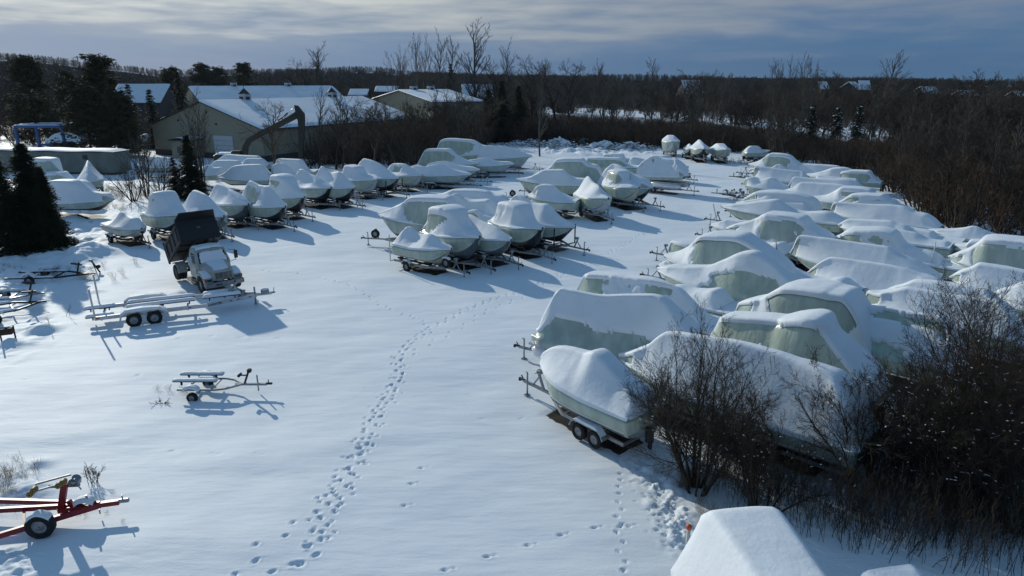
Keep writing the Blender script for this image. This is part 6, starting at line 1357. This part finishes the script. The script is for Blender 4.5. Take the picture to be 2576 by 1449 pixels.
# individual bare trees: kind, pixel x, top row, distance, label, width
BT = [('tall:1', 1190, 86, 190, 'tallest bare tree on the skyline, left of centre', 1.5), ('clump:1', 1048, 104, 200, 'dense clump of tall poplars left of the tallest bare tree', .9), ('tall:2', 1096, 112, 205, 'thin bare tree between the poplar clump and the tallest tree', 1.0), ('clump:2', 1000, 138, 215, 'lower poplar clump left of the dense one', .8), ('tall:3', 1140, 122, 210, 'slender bare tree just left of the tallest tree', 1.1),
      ('broad:1', 1250, 150, 180, 'round-crowned bare tree right of the tallest tree', 1.3), ('tall:2', 1278, 130, 190, 'thin bare tree above the black spruces', 1.0), ('broad:2', 1340, 150, 160, 'bare tree with upright broken-looking limbs right of the black spruces', 1.4), ('broad:3', 1402, 150, 170, 'left one of a pair of rounded bare trees in the centre', 1.2), ('broad:1', 1440, 154, 175, 'right one of a pair of rounded bare trees in the centre', 1.2),
      ('tall:1', 1360, 185, 118, 'pale forked birch-like tree at the snow strip left end', .9), ('tall:3', 1490, 178, 190, 'thin bare tree right of the rounded pair', 1.1), ('tall:2', 1524, 176, 190, 'second thin bare tree right of the rounded pair', 1.0), ('tall:1', 1645, 164, 240, 'single plume-shaped tree on the centre-right skyline', 1.3), ('broad:2', 1712, 180, 230, 'bare tree in front of the big arched roof, left one', 1.3), ('broad:3', 1745, 180, 225, 'bare tree in front of the big arched roof, right one', 1.3),
      ('broad:1', 1800, 182, 240, 'bushy bare tree left of the white field', 1.3), ('clump:1', 1952, 160, 230, 'leftmost tall poplar clump on the right skyline', .8), ('clump:2', 1992, 158, 225, 'middle tall poplar clump on the right skyline', .9), ('clump:1', 2040, 155, 215, 'tallest rightmost poplar clump on the right skyline', 1.0), ('broad:2', 2086, 180, 250, 'round bare tree right of the poplar clumps', 1.4),
      ('tall:3', 2222, 158, 160, 'lone tall bare tree on the right skyline', 1.6), ('broad:3', 2190, 186, 240, 'dense bare tree left of the lone tall one', 1.5), ('broad:1', 2260, 190, 260, 'low bare tree right of the lone tall one', 1.5), ('broad:2', 2450, 196, 240, 'bushy bare tree near the right end of the skyline', 1.6), ('broad:3', 2560, 184, 200, 'bare tree at the right end of the skyline', 1.3),
      ('tall:2', 785, 130, 330, 'pale thin tree above the left shed cupola', 2.0), ('broad:1', 760, 150, 330, 'twiggy bare tree left of the pale thin tree', 1.6), ('clump:2', 480, 262, 78, 'multi-stemmed bare tree rising behind the single spruce', 1.0), ('clump:1', 345, 322, 75, 'bare multi-stemmed shrub left of the single spruce', 1.0), ('shrub:1', 385, 360, 74, 'bare shrub with dry weeds beside the single spruce', 1.0), ('shrub:2', 318, 385, 72, 'low bare shrub behind the flat-topped boat', 1.2),
      ('red:1', 682, 252, 86, 'slim tree with rusty leaves in front of the excavator arm', 1.0), ('broad:2', 832, 232, 100, 'bare tree in front of the large shed long wall', .9), ('tall:3', 790, 240, 104, 'thin bare tree beside the excavator stick', 1.1), ('red:2', 930, 248, 98, 'dense brown tree at the right part of the large shed', 1.3), ('broad:3', 985, 262, 96, 'dark bushy tree in front of the shed right corner', 1.3), ('broad:1', 880, 300, 94, 'low bare tree under the shed eave', 1.2),
      ('shrub:1', 1040, 270, 100, 'tall bare shrub left end of the brush behind the left row', 1.2), ('shrub:2', 1095, 240, 110, 'wide bare shrub behind the upper left row', 1.2), ('tall:1', 1150, 215, 110, 'straight bare tree behind the biggest cruiser', 1.0), ('broad:2', 1170, 235, 105, 'fan-shaped bare tree left of the black spruces', 1.3), ('shrub:3', 1010, 345, 88, 'bare shrub close behind the ridge-backed boat', 1.0),
      ('broad:3', 2435, 400, 66, 'forked tree with snow on its limbs behind the right block', 1.2), ('broad:1', 2380, 420, 66, 'leaning bare tree left of the forked one', 1.1), ('broad:2', 1990, 262, 105, 'bare tree with low drooping limbs behind the far block corner', 1.3), ('tall:2', 2120, 250, 150, 'thin grey tree between the snow-flecked spruces', 1.0), ('clump:2', 2300, 300, 95, 'pale dead-looking clump among the right brush', 1.0)]
for kind, px, ty, d, lab, wd_ in BT:
    h = z_at(0, d, ty); plant(kind, xat(px, ty, d), d, h, lab, None, wd_)
# leaning pole and power poles in the right brush
for px, ty, by, d, lab in [(2180, 345, 400, 150, 'utility pole by the right snow-flecked spruce'), (2345, 288, 400, 120, 'grey utility pole in the right brush'), (1985, 400, 0, 140, 'short pole left of the snow-flecked spruces')]:
    x = xat(px, ty, d); h = max(z_at(0, d, ty), 5.0); e = empty('utility_pole', (x, d, 0), 0, lab, 'pole'); mb = MB(); mb.tube((0, 0, 0), (0, 0, h), .13, .1); mb.build('pole', M_['twiggrey'], e); mb = MB(); mb.bar((-.8, 0, h - .5), (.8, 0, h - .5), .1, .12); mb.build('crossarm', M_['twiggrey'], e)

# ---- uncounted brush: instanced shrubs, one object per mass ----
def hidden_protos(name, items):
    c = bpy.data.collections.new(name)
    for i, (segs, m_) in enumerate(items):
        if isinstance(segs, tuple): V, F = segs
        else: V, F = segs_mesh(np.array(segs)[:, :8], 3)
        o = mesh_obj('%s_kind_%02d' % (name, i), V, F, m_, None, link=False); c.objects.link(o)
    return c
def scatter(name, label, pts, coll, nk):
    pts = np.array(pts, float); me = bpy.data.meshes.new(name); me.vertices.add(len(pts)); me.vertices.foreach_set('co', pts[:, :3].astype(np.float32).ravel())
    a = me.attributes.new('scl', 'FLOAT_VECTOR', 'POINT'); a.data.foreach_set('vector', np.stack([pts[:, 4], pts[:, 4], pts[:, 3]], -1).astype(np.float32).ravel())
    a = me.attributes.new('rot', 'FLOAT_VECTOR', 'POINT'); rs = np.random.RandomState(3); a.data.foreach_set('vector', np.stack([rs.normal(0, .06, len(pts)), rs.normal(0, .06, len(pts)), rs.uniform(0, 6.28, len(pts))], -1).astype(np.float32).ravel())
    a = me.attributes.new('idx', 'INT', 'POINT'); a.data.foreach_set('value', pts[:, 5].astype(np.int32) % nk)
    o = bpy.data.objects.new(name, me); COL.objects.link(o); tag(o, label, kind='stuff')
    g = bpy.data.node_groups.new(name, 'GeometryNodeTree'); g.interface.new_socket('Geometry', in_out='INPUT', socket_type='NodeSocketGeometry'); g.interface.new_socket('Geometry', in_out='OUTPUT', socket_type='NodeSocketGeometry')
    gi = g.nodes.new('NodeGroupInput'); go = g.nodes.new('NodeGroupOutput'); iop = g.nodes.new('GeometryNodeInstanceOnPoints'); ci = g.nodes.new('GeometryNodeCollectionInfo')
    ci.inputs['Collection'].default_value = coll; ci.inputs['Separate Children'].default_value = True; ci.inputs['Reset Children'].default_value = True
    iop.inputs['Pick Instance'].default_value = True
    def na(nm, ty):
        n = g.nodes.new('GeometryNodeInputNamedAttribute'); n.data_type = ty; n.inputs['Name'].default_value = nm; return n.outputs['Attribute']
    e2r = g.nodes.new('FunctionNodeEulerToRotation'); L = g.links.new
    L(gi.outputs[0], iop.inputs['Points']); L(ci.outputs[0], iop.inputs['Instance']); L(na('idx', 'INT'), iop.inputs['Instance Index']); L(na('rot', 'FLOAT_VECTOR'), e2r.inputs[0]); L(e2r.outputs[0], iop.inputs['Rotation']); L(na('scl', 'FLOAT_VECTOR'), iop.inputs['Scale']); L(iop.outputs[0], go.inputs[0])
    md = o.modifiers.new('scatter', 'NODES'); md.node_group = g; return o
def thick(seed, h, n, spread, rmin, kids=(5, 4)):
    rg = random.Random(seed); out = []; prm = dict(n=[5, 4, 3], kids=list(kids), ratio=.46, ang=.85, wob=.13, up=.03, rmin=rmin, **{'from': .15})
    for k in range(n):
        a = rg.uniform(0, 6.28); s = rg.uniform(.05, .95); r0 = rg.uniform(0, spread)
        grow(rg, Vector((math.cos(a) * r0, math.sin(a) * r0, 0)), Vector((math.cos(a) * s, math.sin(a) * s, 1)).normalized(), h * rg.uniform(.5, 1), .02, 0, out, prm)
    return out
brush = hidden_protos('brush', [(thick(i, 1.0, 11, .35, .0035), M_[m_]) for i, m_ in enumerate(['twig', 'twigblk', 'twigred', 'twig', 'twig', 'twigblk'])])
def fill(polygon, n, hmin, hmax, wmul=1.0, kinds=None, avoid=None):
    pg = np.array(polygon); out = []; lo, hi = pg.min(0), pg.max(0); rs = np.random.RandomState(int(abs(pg[0, 0]) * 7) % 9999)
    # spread evenly on the ground
    tries = 0
    while len(out) < n and tries < 40:
        X = rs.uniform(lo[0], hi[0], n * 2); Y = rs.uniform(lo[1], hi[1], n * 2); ok = region(polygon, X, Y, .01) > .5
        for x, y in zip(X[ok], Y[ok]):
            if len(out) >= n: break
            if avoid is not None and avoid(x, y): continue
            h = rs.uniform(hmin, hmax) * (.75 + .5 * float(vnoise(x * .08, y * .08, 0, 4)))
            k = rs.choice(kinds) if kinds is not None else rs.randint(0, 6)
            pxx = 1288 + x / y * 1790; h0 = h
            if pxx > 1900 and y > 235: h = rs.uniform(6.5, 9.5)
            if 1340 < pxx < 2275 and y > 100:
                Ys = 12 * 1790 / (np.interp(pxx, [1350, 1480, 1700, 1940, 2100, 2260], [282, 284, 298, 318, 335, 345]) - 208)
                if y < Ys: h = min(h, max(.9, 12.6 * (1 - y / Ys) * rs.uniform(.7, 1.15)))
            out.append((x, y, -.05, h, h * wmul * rs.uniform(.8, 1.3), k))
        tries += 1
    return out
def G_(x, y): return P(x, y)
def near_boat(x, y):
    for (cx_, cy_, a, L, B) in FOOT:
        u_ = (x - cx_) * math.cos(a) + (y - cy_) * math.sin(a); v_ = -(x - cx_) * math.sin(a) + (y - cy_) * math.cos(a)
        if abs(u_) < L / 2 + .5 and abs(v_) < B / 2 + .4: return True
    return False
# dark belt behind the lane, before the snow strip
belt = [G_(1290, 362), G_(1500, 372), G_(1640, 372), G_(1780, 380), G_(1940, 392), (60, 128), (70, 165), (45, 172), (25, 178), (5, 190), (-6, 180), (-8, 150)]
p1 = fill(belt, 1100, 2.8, 5.2, .8)
# right-hand thicket behind and beside the block
right = [G_(1930, 398), G_(2060, 420), G_(2180, 440), G_(2300, 520), G_(2380, 585), G_(2480, 590), G_(2640, 620), (60, 40), (110, 90), (130, 150), (75, 155), (66, 128)]
p2 = fill(right, 1700, 2.6, 5.0, .8, avoid=near_boat)
scatter('brush_thicket', 'dense tangle of bare brown brush behind the boats', p1 + p2, brush, 6)
# brush further out, with the snow strip left open
strip = [G_(1350, 262), G_(1500, 268), G_(1700, 280), G_(1945, 298), G_(2120, 312), G_(2260, 330), G_(2260, 345), G_(2100, 335), G_(1940, 318), G_(1700, 298), G_(1480, 284), G_(1350, 282)]
def in_strip(x, y):
    if rnd.random() < .12: return False
    if region(strip, np.array([x]), np.array([y]), .01)[0] > .5: return True
    for a, b in (((1790, 222), (1925, 231)), ((2500, 292), (2552, 318)), ((1560, 218), (1630, 228))):
        p, q = G_(a[0], b[1]), G_(b[0], a[1])
        px = 1288 + x / y * 1790
        if a[0] < px < b[0] and p[1] * .9 < y < q[1] * 1.1: return True
    return False
far1 = [(-10, 190), (30, 175), (75, 160), (130, 155), (230, 190), (330, 300), (330, 420), (-40, 420), (-60, 300)]
p3 = fill(far1, 3400, 3.2, 7.0, .75, avoid=in_strip)
far2 = [(-40, 235), (-60, 300), (-60, 420), (-330, 420), (-260, 300), (-160, 215), (-112, 225), (-60, 270)]
p4 = fill(far2, 1500, 5, 10, .8)
left_ = [(-150, 120), (-100, 130), (-75, 160), (-105, 185), (-130, 215), (-220, 240), (-200, 150)]
p5 = fill(left_, 350, 3, 6, .8)
mid = [(-27, 98), (-10, 108), (-4, 140), (-10, 160), (-20, 148), (-32, 106)]
p6 = fill(mid, 200, 3.0, 6.5, .8, avoid=near_boat)
nb_ = 6
_bt = []
for sd_, kd in ((101, 'tall'), (102, 'broad'), (103, 'broad'), (104, 'clump'), (105, 'tall')):
    A_ = np.array(bare_tree(sd_, 10.0, kd)); A_[:, :8] /= 10.0; A_[:, 6:8] = np.maximum(A_[:, 6:8], .0022); _bt.append((A_.tolist(), M_['twigblk' if kd == 'broad' else 'twiggrey']))
woodsc = hidden_protos('bare_woods', _bt)
def trees_in(polygon, n, hmin, hmax, avoid=None): return [(x, y, z, h_, h_ * 1.15, rnd.randint(0, 4)) for x, y, z, h_, w_, k in fill(polygon, n, hmin, hmax, 1.0, avoid=avoid)]
_sv = fill
def fill(polygon, n, hmin, hmax, wmul=1.0, kinds=None, avoid=None):
    pg = np.array(polygon); lo, hi = pg.min(0), pg.max(0); rs = np.random.RandomState(n + 17); out = []
    while len(out) < n:
        x, y = rs.uniform(lo[0], hi[0]), rs.uniform(lo[1], hi[1])
        if region(polygon, np.array([x]), np.array([y]), .01)[0] < .5 or (avoid is not None and avoid(x, y)): continue
        out.append((x, y, -.05, rs.uniform(hmin, hmax), 0, 0))
    return out
_wt = trees_in(far1, 260, 8, 14.5) + trees_in(far2, 150, 10, 15) + trees_in(right, 85, 5, 8.5, near_boat) + trees_in(belt, 26, 6, 10) + trees_in(mid, 26, 6, 9.5, near_boat) + trees_in([(60, 60), (75, 55), (150, 150), (120, 170), (75, 150)], 60, 6.5, 10.5)
fill = _sv
scatter('far_brush', 'brown leafless scrub filling the middle distance', p3 + p4 + p5 + p6, brush, 6)
scatter('bare_woods', 'leafless woods of grey and brown trees beyond the boats', _wt, woodsc, 5)
# wooded hills: mixed crowns
rgc = random.Random(3)
def far_conifer(seed, rad):
    rg = random.Random(seed); pts = [Vector((rg.gauss(0, rad * (1 - z)) * .6, rg.gauss(0, rad * (1 - z)) * .6, z)) for z in np.linspace(.12, .98, 50)]
    return needles(rg, pts, .07, 4)
def tri_quads(VF): V, F = VF; return V, F
woods = hidden_protos('woods', [(far_conifer(1, .28), M_['spruce']), (far_conifer(2, .36), M_['spruce']), (thick(21, 1.0, 14, .3, .02), M_['farwood']), (thick(22, 1.0, 15, .3, .02), M_['farwood']), (thick(23, 1.0, 14, .3, .02), M_['farwood']), (far_conifer(5, .42), M_['pine'])])
ph = []; rs = np.random.RandomState(9)
while len(ph) < 5200:
    a = rs.uniform(-.72, .72); r = rs.uniform(440, 925) if rs.rand() < .55 else rs.uniform(850, 925)
    x, y = r * math.sin(a), r * math.cos(a); h = rs.uniform(5.0, 7.5); z = hill_h(a, r) - .5
    con = float(vnoise(x * .006, y * .006, 0, 8)) > .56
    pxx = 1288 + math.tan(a) * 1720 / 1.044
    if 840 < pxx < 1060 and r > 780: con = True
    ph.append((x, y, z, h * (1.1 if con else 1), h * (1.0 if con else .95), rs.choice([0, 1, 5]) if con else rs.choice([2, 3, 4, 3, 4, 2, 0])))
scatter('hill_forest', 'far wooded hills of bare trees and dark conifers on the horizon', ph, woods, 6)

# ---- foreground shrubs, built one by one ----
def big_shrub(label, px, py, h, lean, nst, seed, spread, snow, dens=1.0, mt='twignear', name='bare_shrub', rmin=.0035, base=.25):
    rg = random.Random(seed); x, y = P(px, py); out = []
    prm = dict(n=[9, 7, 6, 4], kids=[int(9 * dens), int(7 * dens), 5], ratio=.42, ang=.62, wob=.085, up=.02, rmin=rmin, **{'from': .18})
    for k in range(nst):
        a = rg.uniform(0, 6.28); s = spread * rg.uniform(.15, 1.0)
        d = Vector((math.cos(a) * s + lean[0], math.sin(a) * s + lean[1], 1)).normalized()
        grow(rg, Vector((math.cos(a) * base, math.sin(a) * base, 0)), d, h * rg.uniform(.6, 1.05) * math.sqrt(1 + s * s * .5), rg.uniform(.022, .05), 0, out, prm)
    e, S = split_tree(name, out, M_['twigblk'], M_[mt], 0, label, 'shrub', None, crown='twigs', trunk='stems')
    e.location = (x, y, gz(x, y) - .05)
    if snow:
        dz_ = np.abs(S[:, 5] - S[:, 2]) / (np.linalg.norm(S[:, 3:6] - S[:, 0:3], axis=1) + 1e-6); cand = S[(S[:, 8] >= 1) & (S[:, 8] <= 2) & (dz_ < .6)]; snow = int(snow * .36); sel = cand[np.random.RandomState(seed).choice(len(cand), int(min(len(cand), snow)), replace=False)]
        blobs('branch_snow', [Vector(r[0:3]) * (1 - t_) + Vector(r[3:6]) * t_ + Vector((0, 0, .006)) for r in sel for t_ in (.05, .25, .45, .65, .85)], .0125, e, rg, .6)
    return e
big_shrub('large thorny bare shrub in front of the long snow-covered boat', 1753, 1240, 4.3, (.05, .1), 22, 11, .6, 110, 1.45, rmin=.004)
big_shrub('low spreading bare shrub just behind the bottom snow-capped boat', 1915, 1305, 2.9, (.25, .1), 12, 12, .9, 220, 1.0, rmin=.0042)
big_shrub('huge snow-flecked thorny shrub at the right edge', 2420, 1290, 6.0, (.0, .1), 22, 13, .66, 650, 1.45, 'twignear', rmin=.004)
big_shrub('bare shrub filling the lower right corner', 2560, 1330, 4.6, (-.1, .2), 17, 14, .7, 420, 1.3, 'twignear', rmin=.0045)
big_shrub('snow-speckled shrub between the large thorny shrub and the huge one', 2170, 1230, 3.6, (0, .1), 16, 15, .75, 330, 1.35, 'twignear', rmin=.0045)
big_shrub('dark bare shrub against the foot of the dark-ridged boat', 2010, 1160, 2.6, (.0, .0), 14, 16, .7, 100, 1.2, 'twigred', rmin=.0045)
big_shrub('thin bare shrub behind the huge snow-flecked shrub', 2540, 1120, 5.6, (0, 0), 13, 17, .6, 260, 1.1, 'twig')
big_shrub('bare shrub behind the low spreading one', 2290, 1170, 3.4, (0, .05), 15, 18, .7, 250, 1.3, 'twignear', rmin=.0045)
# thin upright stems of the near thicket
def stems(seed, n=26):
    rg = random.Random(seed); out = []
    prm = dict(n=[6, 4], kids=[8], ratio=.28, ang=.6, wob=.08, up=.01, rmin=.0032, **{'from': .35})
    for k in range(n): grow(rg, Vector((rg.uniform(-.7, .7), rg.uniform(-.7, .7), 0)), Vector((rg.gauss(0, .22), rg.gauss(0, .22), 1)).normalized(), rg.uniform(.3, 1.0), .006, 0, out, prm)
    return out
stemc = hidden_protos('stems', [(stems(i), M_[m_]) for i, m_ in enumerate(['twigblk', 'twig', 'twigblk', 'twig'])])
nearp = [G_(1790, 1215), G_(1860, 1100), G_(1980, 1050), G_(2150, 1085), G_(2300, 1010), G_(2640, 930), G_(2760, 1449), G_(2500, 1420), G_(2330, 1390), G_(2150, 1370), G_(2000, 1330), G_(1850, 1290)]
pn = fill(nearp, 260, 1.2, 2.3, .6, avoid=near_boat)
dk = [G_(1900, 1110), G_(1980, 1060), G_(2160, 1090), G_(2170, 1150), G_(2000, 1150)]
pn += fill(dk, 60, 1.6, 2.4, .5, avoid=near_boat)
scatter('near_thicket', 'thin upright dark stems crowding the lower right', pn, stemc, 4)
# dry weeds and grass tufts
def tuft(seed, n=22):
    rg = random.Random(seed); out = []
    prm = dict(n=[4, 2], kids=[4], ratio=.3, ang=.5, wob=.12, up=-.01, rmin=.004, **{'from': .5})
    for k in range(n): grow(rg, Vector((rg.uniform(-.25, .25), rg.uniform(-.25, .25), 0)), Vector((rg.gauss(0, .35), rg.gauss(0, .35), 1)).normalized(), rg.uniform(.5, 1.0), .006, 0, out, prm)
    return out
tuftc = hidden_protos('tufts', [(tuft(i), M_[m_]) for i, m_ in enumerate(['weed', 'twigred', 'weed'])])
pw = []
for (x, y), n, h, sp in [((1745, 1225), 14, .7, .35), ((1790, 1300), 10, .45, .5), ((60, 575), 10, .5, 2), ((300, 480), 40, .8, 3.0), ((330, 500), 30, .9, 2.5), ((240, 527), 30, .7, 1.6), ((610, 448), 30, .8, 3), ((680, 452), 30, .9, 3), ((530, 455), 20, .8, 2), ((180, 690), 24, .6, 1.5), ((20, 1200), 10, .5, .4), ((30, 680), 8, .4, 1), ((435, 985), 4, .4, .3), ((5, 1250), 8, .4, .3), ((750, 440), 30, .9, 4), ((1050, 400), 30, .9, 5), ((1400, 372), 30, .9, 6), ((1600, 375), 30, .8, 6), ((1870, 410), 20, .6, 3), ((130, 1290), 5, .25, .5), ((240, 1285), 6, .2, .5)]:
    cx_, cy_ = P(x, y)
    for k in range(n): px, py = cx_ + rnd.gauss(0, sp), cy_ + rnd.gauss(0, sp * .7); pw.append((px, py, gz(px, py) - .03, h * rnd.uniform(.6, 1.2), h * .8, rnd.randint(0, 2)))
scatter('dry_weeds', 'tufts of dry brown weeds poking through the snow', pw, tuftc, 3)
# single tall weeds standing in the open snow
for i, (px, py, h, lab) in enumerate([(255, 812 - 2, .9, 'x'), (235, 1215, .65, 'snow-laden dry bush above the red trailer'), (168, 795, .8, 'two tall dry seed heads left of the aluminium trailer'), (130, 830, .55, 'leaning dry seed head above the snow humps at the left'), (405, 1015, .35, 'broken sticks lying behind the small empty trailer')]):
    if lab == 'x': continue
    x, y = P(px, py); rg = random.Random(i); out = []
    prm = dict(n=[5, 3], kids=[5 if i != 1 else 10], ratio=.35, ang=.6, wob=.08, up=0, rmin=.006, **{'from': .4})
    for k in range(2 if i in (2, 3) else 12): grow(rg, Vector((rg.uniform(-.12, .12), rg.uniform(-.08, .08), 0)), Vector((rg.gauss(0, .25 if i != 4 else 1.2), rg.gauss(0, .2 if i != 4 else .8), 1 if i != 4 else .35)).normalized(), h * rg.uniform(.6, 1), .012, 0, out, prm)
    V, F = segs_mesh(np.array(out)[:, :8], 4); o = mesh_obj('dry_weed', V, F, M_['weed' if i != 1 else 'twiggrey']); o.location = (x, y, gz(x, y) - .02); tag(o, lab, 'weed')
# brush pile with snow at the far end of the lane
for i, (px, py, r, h, lab) in enumerate([(1400, 372, 5.5, 1.5, 'snow-dusted brush pile at the far end of the centre group'), (1455, 366, 5.0, 1.7, 'heap of cut branches and pallets under snow'), (1520, 374, 6.0, 1.2, 'long low snowy debris heap before the dark brush belt'), (1590, 376, 5.0, 1.2, 'debris heap left of the tallest bow-on boat'), (1330, 366, 6.0, 1.1, 'low snowy bank behind the biggest cruiser')]):
    cx_, cy_ = P(px, py); e = empty('brush_pile', (cx_, cy_, 0), 0, lab, 'brush pile', 'snowy debris piles at the far end')
    n = 60; U, V_ = np.meshgrid(np.linspace(-1, 1, n), np.linspace(-1, 1, n), indexing='ij'); rr = np.sqrt(U ** 2 + V_ ** 2); Z = h * np.clip(1 - rr ** 1.5, -.1, 1) * (.35 + 1.1 * np.abs(fbm(U * 5 + i * 9, V_ * 5, 0, 5, 4) - .3) * 2) - .05
    mesh_obj('snow_mound', np.stack([U * r, V_ * r * .6, Z], -1).reshape(-1, 3), grid_faces(n, n)[:, ::-1].copy(), M_['snow'], e, smooth=True)
    rg = random.Random(i + 50); S = []
    for k in range(260):
        a, q = rg.uniform(0, 6.28), rg.random() ** .5 * .9; x, y = math.cos(a) * q * r, math.sin(a) * q * r * .6; z = h * (1 - q ** 1.5) * rg.uniform(.3, 1.1); b = rg.uniform(0, 6.28); L_ = rg.uniform(.5, 2.0); dz = rg.uniform(-.3, .6)
        S.append((x, y, z, x + math.cos(b) * L_, y + math.sin(b) * L_ * .7, z + dz, .04, .02))
    V, F = segs_mesh(S, 4); mesh_obj('branches', V, F, M_['twigblk'], e)
    blobs('snow', [Vector(s[0:3]) * .5 + Vector(s[3:6]) * .5 + Vector((0, 0, .05)) for s in S[::2]], .16, e, rg, .45)

# ============================ AIR ============================
hz = MB(); hz.box((0, 700, 60), (4200, 3400, 130)); ho = hz.build('haze', None); tag(ho, 'thin blue winter haze over the far hills', kind='stuff')
hm = bpy.data.materials.new('haze'); hm.use_nodes = True; t = hm.node_tree; t.nodes.clear(); o_ = t.nodes.new('ShaderNodeOutputMaterial'); v_ = t.nodes.new('ShaderNodeVolumePrincipled')
v_.inputs['Color'].default_value = (.62, .78, 1.0, 1); v_.inputs['Density'].default_value = .00006; v_.inputs['Anisotropy'].default_value = .2
t.links.new(v_.outputs[0], o_.inputs['Volume']); ho.data.materials.append(hm)
